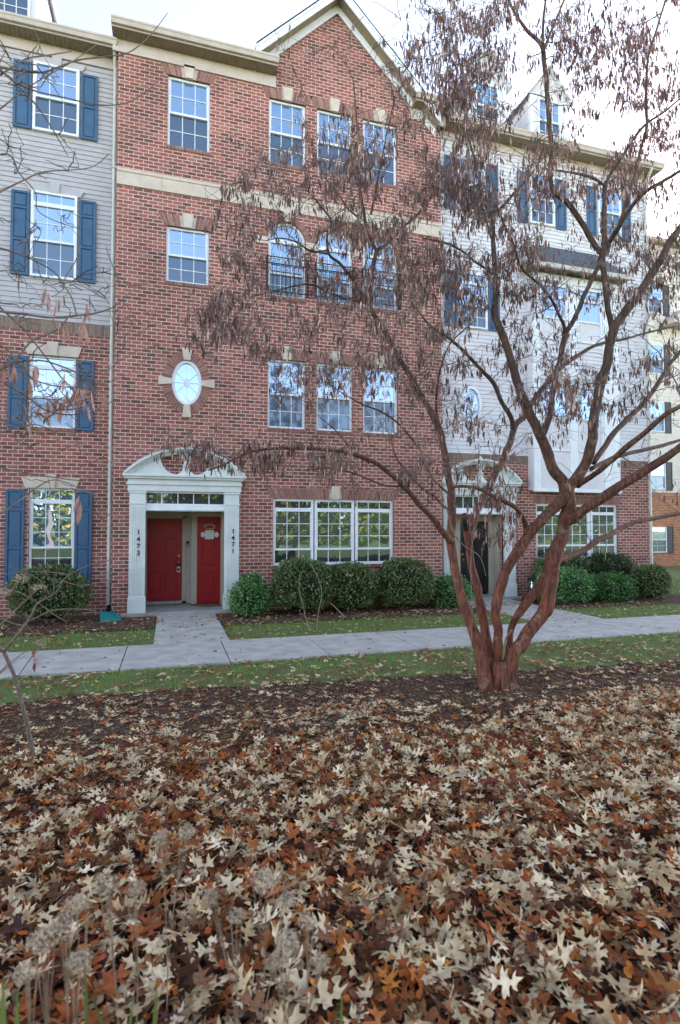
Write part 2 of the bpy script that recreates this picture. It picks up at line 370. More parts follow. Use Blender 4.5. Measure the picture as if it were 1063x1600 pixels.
def sash(parent, x0, x1, z0, z1, y, transom=0, cols=3, ru=2, rl=2, fr=.05, mid=.5, gu='glass', gl='glasslow', arched=False, sill=True, gt=None):
    """double hung window: frame mesh with child pane and muntins; y = front of frame"""
    f = MB(); p = MB(); g = MB(); W = M['white']
    top = z1
    if arched:
        c = (x0+x1)/2; r = (x1-x0)/2; zs = z1-r
        ring(f, arc(c, zs, r, r, 0, math.pi, 18)[::1]+[], arc(c, zs, r-fr, r-fr, 0, math.pi, 18), y, y+.07, W) if False else None
        o_ = arc(c, zs, r, r, 0, math.pi, 18); i_ = arc(c, zs, r-fr, r-fr, 0, math.pi, 18)
        for k in range(18):
            vs = [(*o_[k],), (*o_[k+1],), (*i_[k+1],), (*i_[k],)]
            f.prism(vs, y, y+.07, W)
        f.box(x0+fr, x1-fr, y-.004, y+.066, zs-.07, zs+.03, W)
        p.prism([(c-(r-fr), zs+.03)]+[(c+(r-fr)*math.cos(t), zs+.03+(r-fr-.03)*math.sin(t)) for t in [math.pi*(1-q/14) for q in range(1, 14)]]+[(c+(r-fr), zs+.03)], y+.035, y+.05, M[gu])
        for t in (60, 120):
            g.tube([(c, y+.03, zs+.03), (c+(r-fr)*math.cos(R(t)), y+.03, zs+(r-fr)*math.sin(R(t)))], .007, W, 4)
        top = zs
        f.box(x0, x0+fr, y, y+.07, z0+fr, zs, W); f.box(x1-fr, x1, y, y+.07, z0+fr, zs, W); f.box(x0, x1, y-.002, y+.07, z0, z0+fr, W)
        top = zs-.07
    else:
        f.box(x0, x0+fr, y, y+.07, z0+fr, z1-fr, W); f.box(x1-fr, x1, y, y+.07, z0+fr, z1-fr, W)
        f.box(x0, x1, y-.002, y+.07, z0, z0+fr, W); f.box(x0, x1, y-.002, y+.07, z1-fr, z1, W)
        top = z1-fr
        if transom:
            tb = top-transom; f.box(x0+fr, x1-fr, y-.004, y+.066, tb-.09, tb, W)
            p.box(x0+fr, x1-fr, y+.035, y+.05, tb, top, M[gt or gu])
            for i in range(1, cols):
                a = x0+fr+(x1-x0-2*fr)*i/cols; g.box(a-.008, a+.008, y+.024, y+.034, tb, top, W)
            top = tb-.09
    a, b = x0+fr, x1-fr; bot = z0+fr; zm = bot+(top-bot)*mid
    f.box(a, b, y+.004, y+.07, zm-.022, zm+.026, W)
    f.box(a, a+.022, y+.012, y+.06, zm+.026, top, W); f.box(b-.022, b, y+.012, y+.06, zm+.026, top, W)
    p.box(a+.022, b-.022, y+.035, y+.05, zm+.026, top, M[gu])
    p.box(a, b, y+.054, y+.066, bot, zm-.022, M[gl])
    for lo, hi, n, yy in ((zm+.026, top, ru, y+.024), (bot, zm-.022, rl, y+.043)):
        for i in range(1, cols):
            q = a+(b-a)*i/cols; g.box(q-.008, q+.008, yy, yy+.01, lo, hi, W)
        for i in range(1, n):
            q = lo+(hi-lo)*i/n; g.box(a, b, yy-.003, yy+.012, q-.008, q+.008, W)
    fo = f.build('window', parent); p.build('pane', fo); g.build('muntins', fo)
    return fo
def keystone(mb, xc, z0, h, y, w0=.15, w1=.22, m=None, p=.045):
    mb.prism([(xc-w0/2, z0), (xc+w0/2, z0), (xc+w1/2, z0+h), (xc-w1/2, z0+h)], y-p, y+.02, m or M['stone'])
def jack(parent, x0, x1, z, y, h=.27, key=True, unit='unit'):
    mb = MB(); xc = (x0+x1)/2; ov = .06; L = x0-ov; Rr = x1+ov; sp = .13
    n = max(6, int((Rr-L)/.076)); mb.prism([(L, z), (Rr, z), (Rr+sp, z+h), (L-sp, z+h)], y-.006, y+.02, M['mortar'])
    for i in range(n):
        a0 = L+(Rr-L)*(i+.07)/n; a1 = L+(Rr-L)*(i+.93)/n
        b0 = L-sp+(Rr-L+2*sp)*(i+.07)/n; b1 = L-sp+(Rr-L+2*sp)*(i+.93)/n
        if key and a1 > xc-.085 and a0 < xc+.085: continue
        mb.prism([(a0, z+.004), (a1, z+.004), (b1, z+h-.004), (b0, z+h-.004)], y-.014, y, M[unit])
    o = mb.build('brick_lintel', parent)
    if key:
        k = MB(); keystone(k, xc, z-.004, h+.06, y, .17, .26); k.build('keystone', o)
    return o
def soldier(parent, x0, x1, z0, z1, y, unit='unit', name='brick_course', w=.078, p=.012):
    mb = MB(); n = max(2, int(round((x1-x0)/w)))
    mb.box(x0, x1, y-.004, y+.02, z0, z1, M['mortar'])
    for i in range(n):
        mb.box(x0+(x1-x0)*(i+.07)/n, x0+(x1-x0)*(i+.93)/n, y-p, y, z0+.006, z1-.006, M[unit])
    return mb.build(name, parent)
def radial(parent, cx, cz, a, b, th, t0, t1, n, y, unit='unit', name='brick_arch', skip=()):
    mb = MB()
    for i in range(n):
        if i in skip: continue
        f0 = t0+(t1-t0)*(i+.06)/n; f1 = t0+(t1-t0)*(i+.94)/n
        mb.prism([(cx+a*math.cos(f0), cz+b*math.sin(f0)), (cx+a*math.cos(f1), cz+b*math.sin(f1)),
                  (cx+(a+th)*math.cos(f1), cz+(b+th)*math.sin(f1)), (cx+(a+th)*math.cos(f0), cz+(b+th)*math.sin(f0))], y-.014, y, M[unit])
    o1 = arc(cx, cz, a+th, b+th, t0, t1, 24); i1 = arc(cx, cz, a, b, t0, t1, 24)
    for k in range(24): mb.prism([o1[k], o1[k+1], i1[k+1], i1[k]], y-.006, y+.01, M['mortar'])
    return mb.build(name, parent)
def shutter(parent, x0, x1, z0, z1, y, m='blue', split=.5, three=False):
    mb = MB(); mm = M[m]; s = .055; t = .02
    mb.box(x0, x1, y-.03+t, y-.002, z0, z1, mm)
    cuts = [z0, z0+(z1-z0)*split, z1] if not three else [z0, z0+(z1-z0)*.42, z0+(z1-z0)*.8, z1]
    mb.box(x0, x0+s, y-.035, y-.01, z0, z1, mm); mb.box(x1-s, x1, y-.035, y-.01, z0, z1, mm)
    for i, c in enumerate(cuts):
        lo = c if i == 0 else (c-s if i == len(cuts)-1 else c-s/2); mb.box(x0+s, x1-s, y-.035, y-.01, lo, lo+s, mm)
    for i in range(len(cuts)-1):
        lo = cuts[i]+(s if i == 0 else s/2)+.025; hi = cuts[i+1]-(s if i == len(cuts)-2 else s/2)-.025
        mb.box(x0+s+.025, x1-s-.025, y-.028, y-.01, lo, hi, mm)
    return mb.build('shutter', parent, bevel=.004)
def siding(parent, x0, x1, z0, z1, y, mat, lap=.112, name='siding'):
    mb = MB(); z = z0
    while z < z1-1e-4:
        t = min(z+lap, z1)
        mb.add([(x0, y-.022, z), (x1, y-.022, z), (x1, y-.004, t), (x0, y-.004, t), (x0, y+.0, z), (x1, y+.0, z)],
               [(0, 1, 2, 3), (1, 0, 4, 5)], mat); z = t
    mb.box(x0, x1, y+.001, y+.2, z0, z1, mat)
    return mb.build(name, parent)
def eave(parent, x0, x1, y, zs, mat='cream', over=.34, frieze=.3):
    """frieze board, soffit with grooves, fascia and gutter; zs = underside of the soffit"""
    f = MB(); f.box(x0, x1, y-.03, y-.001, zs-frieze, zs, M[mat]); f.box(x0, x1, y-.045, y-.03, zs-frieze, zs-frieze+.05, M[mat]); f.build('frieze_board', parent)
    s = MB(); n = int((x1-x0)/.1)
    s.box(x0, x1, y-over, y-.03, zs+.012, zs+.03, M['soffit'])
    for i in range(n): s.box(x0+(x1-x0)*(i+.04)/n, x0+(x1-x0)*(i+.92)/n, y-over, y-.03, zs, zs+.012, M['soffit'])
    s.build('soffit', parent)
    g = MB(); a = y-over
    pr = [(a, zs-.01), (a, zs+.17), (a-.012, zs+.17), (a-.012, zs+.05)]
    g.box(x0, x1, a-.02, a, zs-.012, zs+.16, M['cream'])
    poly = [(a-.02, zs+.02), (a-.09, zs+.02), (a-.12, zs+.09), (a-.14, zs+.11), (a-.14, zs+.15), (a-.125, zs+.15), (a-.12, zs+.12), (a-.08, zs+.04), (a-.02, zs+.04)]
    g.prismx(poly[::-1], x0, x1, M['cream']); g.box(x0, x0+.01, a-.125, a-.02, zs+.03, zs+.14, M['cream']); g.box(x1-.01, x1, a-.125, a-.02, zs+.03, zs+.14, M['cream'])
    g.build('gutter', parent)
def roofslope(parent, x0, x1, y0, z0, y1, z1, name='roof'):
    mb = MB(); t = .06
    mb.add([(x0, y0, z0), (x1, y0, z0), (x1, y1, z1), (x0, y1, z1), (x0, y0, z0-t), (x1, y0, z0-t), (x1, y1, z1-t), (x0, y1, z1-t)],
           [(0, 1, 2, 3), (7, 6, 5, 4), (1, 0, 4, 5), (2, 1, 5, 6), (0, 3, 7, 4)], M['shingle'])
    yb = y1+(y1-y0)
    mb.add([(x0, y1, z1), (x1, y1, z1), (x1, yb, z0), (x0, yb, z0)], [(0, 1, 2, 3)], M['shingle'])
    return mb.build(name, parent)
def body(parent, x0, x1, y0, y1, z1, mat):   # side and back walls
    mb = MB(); mb.box(x0, x0+.2, y0, y1, 0, z1, mat); mb.box(x1-.2, x1, y0, y1, 0, z1, mat); mb.box(x0+.2, x1-.2, y1-.2, y1, 0, z1, mat)
    return mb.build('outer_wall', parent)
def downspout(parent, x, y, z0, z1, r=.042):
    mb = MB(); mb.tube([(x, y-.3, z1), (x, y-.25, z1-.12), (x, y-.02, z1-.42), (x, y, z1-.6), (x, y, z0+.25), (x, y-.02, z0+.16), (x+.02, y-.1, z0+.09)], r, M['spout'], 8)
    for z in np.arange(z0+1, z1-1, 2.3): mb.box(x-.06, x+.06, y-r-.004, y+.05, z, z+.03, M['spout'])
    o = mb.build('downspout', parent)
    b = MB(); b.tube([(x+.01, y-.06, z0+.13), (x+.03, y-.2, z0+.04)], .055, M['black'], 10); b.build('drain_boot', o); return o
def lintelstone(parent, x0, x1, z, y, h=.2, m='stone'):
    mb = MB(); mb.prism([(x0-.05, z), (x1+.05, z), (x1+.13, z+h), (x0-.13, z+h)], y-.03, y+.01, M[m]); o = mb.build('window_head', parent)
    k = MB(); keystone(k, (x0+x1)/2, z-.005, h+.07, y-.02, .16, .22, M[m]); k.build('keystone', o)

# ================================================================ townhouse in the middle (brick)
H1 = thing('townhouse', 'all red brick townhouse with pointed gable and two red entrance doors', 'townhouse', (2.8, 0, 0), 'attached townhouses')
XL, XR = -1.22, 6.92
holes = []
for z0, z1 in ((10.93, 12.62), (7.72, 9.03)): holes.append(rect(-.13, .83, z0, z1))
T3 = [(2.25, 3.18), (3.47, 4.41), (4.70, 5.65)]
for a, b in T3: holes.append(rect(a, b, 11.0, 12.62)); holes.append(archpoly(a, b, 7.68, 9.56)); holes.append(rect(a, b, 4.43, 6.12))
holes.append(rect(2.39, 5.52, 1.09, 2.71))
holes.append([(.355+.34*math.cos(t), 5.38+.53*math.sin(t)) for t in [2*math.pi*i/24 for i in range(24)]])
DX0, DX1 = -.52, 1.23
outl = [(XL, 0), (DX0, 0), (DX0, 2.9), (DX1, 2.9), (DX1, 0), (XR, 0), (XR, 13.2), (6.14, 13.2), (4.0, 15.36), (1.86, 13.2), (XL, 13.2)]
wall('brick_wall', outl, holes, 0, .16, M['brick'], H1, M['reveal'])
body(H1, XL, XR, .1, 10, 13.2, M['brick'])
for z0, z1 in ((10.93, 12.62), (7.72, 9.03)):
    sash(H1, -.13, .83, z0, z1, .06, mid=.5); jack(H1, -.13, .83, z1, 0); soldier(H1, -.17, .87, z0-.09, z0, 0, name='brick_sill', p=.03)
for i, (a, b) in enumerate(T3):
    sash(H1, a, b, 11.0, 12.62, .06); jack(H1, a, b, 12.62, 0, unit='unit'); soldier(H1, a-.03, b+.03, 10.91, 11.0, 0, name='brick_sill', p=.03)
    sash(H1, a, b, 7.68, 9.56, .06, arched=True, mid=.42); soldier(H1, a-.03, b+.03, 7.59, 7.68, 0, name='brick_sill', p=.03)
    rr = (b-a)/2; ro = radial(H1, (a+b)/2, 9.56-rr, rr+.005, rr+.005, .14, 0, math.pi, 21, 0, skip=(10,))
    k = MB(); keystone(k, (a+b)/2, 9.56, .24, 0, .13, .2); k.build('keystone', ro)
    # black balcony rail in front of the arched window
    r_ = MB(); yb = -.11
    for z in (7.74, 8.42, 8.58): r_.box(a-.04, b+.04, yb-.012, yb+.012, z, z+.022, M['black'])
    nb = 9
    for q in range(nb+1):
        xx = a-.03+(b-a+.06)*q/nb; r_.tube([(xx, yb, 7.76), (xx, yb, 8.42)], .008, M['black'], 5)
        if q < nb: r_.tube([(xx+.05+.034*math.cos(t), yb, 8.511+.034*math.sin(t)) for t in [2*math.pi*j/10 for j in range(11)]], .006, M['black'], 4, False)
    for xx in (a-.04, b+.04): r_.box(xx-.012, xx+.012, yb-.012, 0, 7.72, 8.62, M['black'])
    r_.build('balcony_rail', H1)
    sash(H1, a, b, 4.43, 6.12, .06, gu=('glassgr' if False else 'glass')); jack(H1, a, b, 6.12, 0); soldier(H1, a-.03, b+.03, 4.34, 4.43, 0, name='brick_sill', p=.03)
# impost stones beside the arches
for x0, x1 in ((1.93, 2.24), (3.19, 3.46), (4.42, 4.69), (5.66, 5.97)):
    k = MB(); k.box(x0, x1, -.03, .01, 8.93, 9.11, M['stone']); k.build('impost_stone', H1)
# ground floor triple window
for a, b in ((2.39, 3.41), (3.44, 4.47), (4.50, 5.52)):
    sash(H1, a, b, 1.09, 2.71, .05, transom=.16, ru=3, rl=1, mid=.26, fr=.06, gu='glassgr', gl='glassdk', gt='glassdk')
jack(H1, 2.39, 5.52, 2.71, 0, .26); soldier(H1, 2.33, 5.58, 1.0, 1.09, 0, name='brick_sill', p=.035)
# oval window with brick ring and four stones
ov = radial(H1, .355, 5.38, .34, .53, .2, 0, 2*math.pi, 48, 0, name='brick_ring', skip=(0, 47, 11, 12, 23, 24, 35, 36))
cx, cz = .355, 5.38
k = MB(); k.prism([(cx-.075, cz+.52), (cx+.075, cz+.52), (cx+.115, cz+.8), (cx-.115, cz+.8)], -.05, .01, M['stone']); k.build('keystone', ov)
k = MB(); k.prism([(cx-.1, cz-.82), (cx+.1, cz-.82), (cx+.07, cz-.52), (cx-.07, cz-.52)], -.05, .01, M['stone']); k.build('keystone', ov)
k = MB(); k.prism([(cx-.63, cz-.1), (cx-.33, cz-.06), (cx-.33, cz+.06), (cx-.63, cz+.1)], -.05, .01, M['stone']); k.build('keystone', ov)
k = MB(); k.prism([(cx+.33, cz-.06), (cx+.63, cz-.1), (cx+.63, cz+.1), (cx+.33, cz+.06)], -.05, .01, M['stone']); k.build('keystone', ov)
def oval(parent, cx, cz, a, b, y):
    f = MB(); n = 32
    e = lambda k: [(cx+(a-k)*math.cos(2*math.pi*i/n), cz+(b-k)*math.sin(2*math.pi*i/n)) for i in range(n)]
    ring(f, e(0), e(.07), y, y+.09, M['white']); fo = f.build('oval_window', parent)
    p = MB(); p.prism(e(.06), y+.05, y+.06, M['glass']); p.build('pane', fo)
    g = MB()
    for t in range(0, 180, 45):
        c, s = math.cos(R(t)), math.sin(R(t)); rr = 1/math.sqrt((c/(a-.07))**2+(s/(b-.07))**2)
        g.tube([(cx-c*rr, y+.04+t*1e-5, cz-s*rr), (cx+c*rr, y+.04+t*1e-5, cz+s*rr)], .009, M['white'], 4)
    g.tube([(cx+.06*math.cos(t), y+.036, cz+.09*math.sin(t)) for t in [2*math.pi*i/12 for i in range(13)]], .01, M['white'], 4, False)
    g.build('muntins', fo)
oval(H1, .355, 5.38, .34, .53, .02)
# stone band in blocks
k = MB(); x = XL
while x < XR-.01:
    x2 = min(x+.98, XR); k.box(x+.003, x2-.003, -.035, .01, 9.8, 10.1, M['stone']); k.box(x+.003, x2-.003, -.055, .01, 10.1, 10.17, M['stone']); x = x2
k.build('stone_band', H1)
eave(H1, XL-.12, 2.42, 0, 13.17); eave(H1, 6.05, XR+.15, 0, 13.17)
# gable rakes
for sg, nm in ((-1, 'gable_rake'), (1, 'gable_rake')):
    mb = MB(); cx = 4.0; sl = .97
    def rk(off_t, x): return 15.62+off_t-sl*abs(x-cx)
    xe = cx+sg*(2.12 if sg < 0 else 2.75)
    for (y0, y1, t0, t1, mm) in ((-.36, -.33, -.24, .0, 'white'), (-.33, -.02, -.2, -.17, 'soffit'), (-.05, -.02, -.42, -.2, 'white'), (-.38, -.36, -.08, .02, 'white')):
        a, b = (xe, cx) if sg < 0 else (cx, xe)
        mb.prism([(a, rk(t0, a)), (b, rk(t0, b)), (b, rk(t1, b)), (a, rk(t1, a))], y0, y1, M[mm])
    mb.build(nm, H1)
mb = MB(); 
for sg in (-1, 1):
    ww_ = 2.12 if sg < 0 else 2.75; xe = 4.0+sg*ww_; ze = 15.66-.97*ww_
    vs = [(4.0, -.38, 15.66), (xe, -.38, ze), (xe, 6, ze), (4.0, 6, 15.66)]
    mb.add(vs+[(a, b, c-.05) for a, b, c in vs], [(0, 1, 2, 3), (7, 6, 5, 4), (1, 0, 4, 5), (2, 1, 5, 6)], M['shingle'])
mb.build('gable_roof', H1)
roofslope(H1, XL-.12, 2.42, -.36, 13.34, 4.8, 16.2); roofslope(H1, 6.05, XR+.1, -.36, 13.34, 4.8, 16.2); roofslope(H1, 2.42, 6.05, .3, 13.3, 4.8, 15.9)
# entrance
def entrance(parent, x0, x1, ztop, y, broken, doors):
    pw = .34
    for i, a in enumerate((x0, x1-pw)):
        mb = MB(); b = a+pw
        mb.box(a, b, y-.09, y+.06, .1, ztop, M['porch']); mb.box(a-.02, b+.02, y-.115, y+.05, .1, .42, M['porch'])
        mb.box(a-.012, b+.012, y-.105, y+.05, .42, .46, M['porch']); mb.box(a-.015, b+.015, y-.11, y+.05, ztop-.3, ztop-.27, M['porch'])
        mb.box(a-.02, b+.02, y-.115, y+.05, ztop-.05, ztop, M['porch'])
        for q in range(6):
            xx = a+.035+(pw-.07)*(q+.15)/6; mb.box(xx, xx+(pw-.07)*.7/6, y-.102, y-.088, .5, ztop-.34, M['porch'])
        mb.build('pilaster', parent, bevel=.003)
    e = MB(); a, b = x0-.04, x1+.04
    e.box(a, b, y-.13, y+.05, ztop, ztop+.14, M['porch']); e.box(a-.03, b+.03, y-.17, y+.05, ztop+.14, ztop+.18, M['porch'])
    e.box(a, b, y-.14, y+.05, ztop+.18, ztop+.27, M['porch']); e.box(a-.06, b+.06, y-.22, y+.05, ztop+.27, ztop+.32, M['porch'])
    e.box(a-.1, b+.1, y-.27, y+.05, ztop+.32, ztop+.37, M['porch']); e.build('entablature', parent, bevel=.004)
    # pediment
    p = MB(); c = (x0+x1)/2; zb = ztop+.372; hw = (b-a)/2+.1; rise = .62; Rr = (hw*hw+rise*rise)/(2*rise); zc = zb+rise-Rr
    t0 = math.asin(hw/Rr); out = [(c+Rr*math.sin(-t0+2*t0*i/28), zc+Rr*math.cos(-t0+2*t0*i/28)) for i in range(29)]
    for (th0, th1, y0) in ((0, .05, -.27), (.05, .09, -.2), (.09, .13, -.14)):
        for i in range(28):
            def q(pt, th): d = math.hypot(pt[0]-c, pt[1]-zc); return (c+(pt[0]-c)*(d-th)/d, max(zb, zc+(pt[1]-zc)*(d-th)/d))
            P = [q(out[i], th0), q(out[i+1], th0), q(out[i+1], th1), q(out[i], th1)]
            if abs(P[0][1]-P[3][1]) < 1e-4 and abs(P[1][1]-P[2][1]) < 1e-4: continue
            p.prism(P[::-1], y+y0, y+.02, M['porch'])
    # scooped tympanum halves
    for sg in (-1, 1):
        inner = [(c+sg*(.62-.0*k), zb) for k in (0,)]
        top = [(c+sg*Rr*math.sin(t0*(1-k/10)*1.0), zc+(Rr-.12)*math.cos(t0*(1-k/10))) for k in range(1, 7)]
        top = [(c+sg*(Rr-.12)*math.sin(t0*(1-k/10)), zc+(Rr-.12)*math.cos(t0*(1-k/10))) for k in range(0, 7)]
        top = [(x_, max(z_, zb)) for x_, z_ in top]
        xi = abs(top[-1][0]-c); zi = top[-1][1]
        scoop = [(c+sg*(xi-(xi-.2)*(1-math.cos(math.pi/2*k/8))), zi-(zi-zb-.02)*math.sin(math.pi/2*k/8)) for k in range(1, 9)]
        poly = top+scoop+[(c+sg*.2, zb)]
        cl = []
        for pt in poly:
            if not cl or math.hypot(pt[0]-cl[-1][0], pt[1]-cl[-1][1]) > .004: cl.append(pt)
        p.prism(cl, y-.09, y+.015, M['porch'])
    p.build('pediment', parent)
    f = MB(); bell = [(c-.24, zb), (c+.24, zb), (c+.17, zb+.03), (c+.09, zb+.1), (c+.065, zb+.2), (c-.065, zb+.2), (c-.09, zb+.1), (c-.17, zb+.03)]
    f.prism(bell, y-.14, y+.01, M['porch'])
    f.lathe([(0, .2), (.08, .2), (.08, .23), (.045, .26), (.05, .3), (.1, .36), (.115, .44), (.1, .5), (.05, .54), (.06, .57), (.05, .64), (.02, .7), (0, .72)], (c, y-.13, zb), M['porch'])
    f.build('finial', parent)
    # recess: side walls, ceiling, floor side, transom
    r = MB(); a, b = x0+pw, x1-pw; yb = y+1.4
    r.box(a-.06, a-.002, y+.06, yb, .1, 2.86, M['tan']); r.box(b+.002, b+.06, y+.06, yb, .1, 2.86, M['tan'])
    r.box(a-.06, b+.06, y+.07, yb, 2.4, 2.46, M['tan']); r.box(a-.06, b+.06, yb, yb+.05, .1, 2.4, M['tan']); r.build('entry_recess', parent)
    t = MB(); t.box(a, b, y-.02, y+.05, 2.38, 2.54, M['white']); t.box(a, b, y-.05, y-.02, 2.4, 2.43, M['white']); t.box(a, b, y-.035, y+.04, ztop-.04, ztop, M['white'])
    to = t.build('transom_window', parent)
    g = MB(); g.box(a, b, y+.03, y+.04, 2.54, ztop-.04, M['glassdk']); g.build('pane', to)
    g = MB()
    for i in range(0, 6): xx = a+(b-a)*i/5; g.box(xx-.01, xx+.01, y+.01, y+.03, 2.54, ztop-.04, M['white'])
    g.box(a, b, y+.008, y+.032, 2.532, 2.552, M['white'])
    g.build('muntins', to)
def door(parent, x0, x1, z0, z1, y, m, knob='r', label=None):
    mb = MB(); mb.box(x0, x1, y, y+.045, z0, z1, M[m]); W = x1-x0; Hh = z1-z0
    for cx0, cx1 in ((.13, .46), (.54, .87)):
        for a, b in ((.1, .36), (.43, .76), (.82, .94)):
            X0, X1, Z0, Z1 = x0+W*cx0, x0+W*cx1, z0+Hh*a, z0+Hh*b
            o_ = rect(X0, X1, Z0, Z1); i_ = rect(X0+.015, X1-.015, Z0+.015, Z1-.015)
            ring(mb, o_, i_, y-.016, y, M[m]); mb.box(X0+.045, X1-.045, y-.014, y, Z0+.045, Z1-.045, M[m])
    d = mb.build('door', parent, bevel=.003)
    if label: d['label'] = label
    h = MB(); xx = x1-.08 if knob == 'r' else x0+.08
    h.tube([(xx, y, z0+.95), (xx, y-.05, z0+.95)], .012, M['brass'], 8); h.tube([(xx, y-.03, z0+.95), (xx, y-.05, z0+.95), (xx, y-.08, z0+.95)], [.012, .034, .02], M['brass'], 12)
    h.tube([(xx, y-.0, z0+1.1), (xx, y-.02, z0+1.1)], .03, M['brass'], 12); h.build('door_handle', d)
    return d
entrance(H1, -.86, 1.57, 2.83, -.0, True, 2)
FR = MB(); FR.box(.31, .42, 1.2, 1.3, .18, 2.3, M['tan']); FR.box(.42, .52, 1.14, 1.3, .12, 2.4, M['tan']); FR.box(.52, .66, .98, 1.3, .12, 2.4, M['tan'])
FR.box(-.62, .42, 1.2, 1.3, 2.24, 2.39, M['tan']); FR.box(.66, 1.3, .96, 1.3, 2.28, 2.39, M['tan']); FR.box(-.6, .31, 1.1, 1.3, .12, .19, M['stoop']); FR.build('door_frame', H1)
door(H1, -.6, .31, .2, 2.24, 1.24, 'red', 'r', 'dark red panelled door on the left, with brass handle and lockbox')
d2 = door(H1, .66, 1.57, .13, 2.28, 1.0, 'red', 'r', 'brighter red door on the right, with a paper notice')
k = MB(); k.box(.40, .47, 1.11, 1.14, 1.55, 1.67, M['black']); k.box(.42, .45, 1.09, 1.11, 1.57, 1.6, M['white']); k.build('door_bell', H1, bevel=.004)
def numerals(parent, txt, xc, ztop, y, step=.155, size=.15):
    for i, ch in enumerate(txt):
        c = bpy.data.curves.new('numeral', 'FONT'); c.body = ch; c.size = size; c.extrude = .004; c.align_x = 'CENTER'; c.offset = .003
        t = bpy.data.objects.new('tmp', c); COL.objects.link(t); bpy.context.view_layer.update()
        me = bpy.data.meshes.new_from_object(t.evaluated_get(bpy.context.evaluated_depsgraph_get()))
        bpy.data.objects.remove(t); me.transform(Matrix.Translation((xc, y, ztop-size-step*i)) @ Matrix.Rotation(math.pi/2, 4, 'X'))
        me.materials.clear(); me.materials.append(M['black']); o = bpy.data.objects.new('house_numeral', me); COL.objects.link(o); attach(o, parent)
numerals(H1, '1473', -.66, 2.0, -.109); numerals(H1, '1471', 1.43, 2.02, -.109)

# ================================================================ townhouse on the left (siding above brick)
H2 = thing('townhouse', 'left townhouse with grey siding over brick and blue shutters', 'townhouse', (-3.6, .4, 0), 'attached townhouses')
Y2 = .4; LX0, LX1 = -7.6, -1.24
wn = [(-3.02, -2.07, 4.24, 5.86), (-2.97, -2.05, .85, 2.88)]
wall('brick_wall', rect(LX0, LX1, 0, 6.4), [rect(*q) for q in wn], Y2, .16, M['brick'], H2, M['reveal'])
soldier(H2, LX0, LX1, 6.4, 6.66, Y2, 'greyunit')
siding(H2, LX0, LX1, 6.66, 12.72, Y2, M['siding'])
eave(H2, LX0, LX1-.01, Y2, 12.98, over=.36, frieze=.26)
body(H2, LX0, LX1, .5, 10, 13., M['siding'])
sash(H2, -3.02, -2.07, 10.93, 12.5, Y2-.085); sash(H2, -3.02, -2.08, 7.6, 9.54, Y2-.085, transom=.2)
sash(H2, -3.02, -2.07, 4.24, 5.86, Y2+.05, transom=.16); sash(H2, -2.97, -2.05, .85, 2.88, Y2+.05, transom=.2, ru=3, rl=3, mid=.4, gu='glass', gl='glassdk', gt='glass')
for z in (12.5, 9.54): lintelstone(H2, -3.02, -2.07, z, Y2-.03, .15, 'siding')
for z in (5.86, 2.88): lintelstone(H2, -3.0, -2.07, z, Y2, .24)
for z0, z1 in ((10.93, 12.46), (7.6, 9.5), (4.2, 5.8), (.62, 2.84)):
    ex = Y2-.03 if z0 > 6 else Y2
    for a, b in ((-3.42, -3.05), (-2.04, -1.68)): shutter(H2, a, b, z0, z1, ex, three=z0 < 10)
soldier(H2, -3.06, -2.03, 4.15, 4.24, Y2, name='brick_sill', p=.035)
downspout(H2, -1.3, Y2-.15, .1, 13.1)
roofslope(H2, LX0, LX1, Y2-.36, 13.14, 5.2, 16.)
def dormer(parent, x0, x1, y, z0, ze, zp, ww, wz0, wz1, mat):
    d = MB(); xc = (x0+x1)/2; yb = y+4
    d.prism([(x0, z0), (x1, z0), (x1, ze), (xc, zp), (x0, ze)], y, yb, mat)
    do = d.build('dormer', parent)
    r = MB(); o = .14; s = (zp-ze)/(xc-x0)
    for sg, xe in ((-1, x0-o), (1, x1+o)):
        ze2 = zp+.03-s*abs(xe-xc)
        vs = [(xc, y-.16, zp+.03), (xe, y-.16, ze2), (xe, yb, ze2), (xc, yb, zp+.03)]
        r.add(vs+[(a, b, c+.06) for a, b, c in vs], [(3, 2, 1, 0), (4, 5, 6, 7), (0, 1, 5, 4), (1, 2, 6, 5)], M['white'])
    r.build('dormer_roof', do)
    for a, b in ((x0-.01, x0+.1), (x1-.1, x1+.01)): t = MB(); t.box(a, b, y-.02, y+.1, z0, ze, M['white']); t.build('corner_trim', do)
    cx0, cx1 = xc-ww/2, xc+ww/2
    return sash(do, cx0, cx1, wz0, wz1, y-.06, ru=2, rl=2)
dormer(H2, -4.3, -3.04, 1.0, 13.3, 15.3, 16.0, .84, 13.85, 15.2, M['sidingb'])

# ================================================================ townhouse on the right (pale siding, bay)
H3 = thing('townhouse', 'right townhouse with pale siding, shallow bay and two roof dormers, behind the tree', 'townhouse', (10.5, .3, 0), 'attached townhouses')
Y3 = .3; RX0, RX1 = 6.94, 14.12
PX0, PX1 = 7.06, 9.3
wall('brick_wall', [(RX0, 0), (PX0+.34, 0), (PX0+.34, 2.95), (PX1-.34, 2.95), (PX1-.34, 0), (RX1, 0), (RX1, 3.85), (RX0, 3.85)], [rect(10.05, 12.92, 1.12, 2.7)], Y3, .16, M['brick'], H3, M['reveal'])
soldier(H3, RX0, 9.79, 3.85, 4.06, Y3, 'greyunit'); soldier(H3, 12.78, RX1, 3.85, 4.06, Y3, 'greyunit')
siding(H3, RX0, 9.9, 4.06, 13.0, Y3, M['sidingb']); siding(H3, 12.6, RX1, 4.06, 13.0, Y3, M['sidingb']); siding(H3, 9.9, 12.6, 9.3, 13.0, Y3, M['sidingb'])
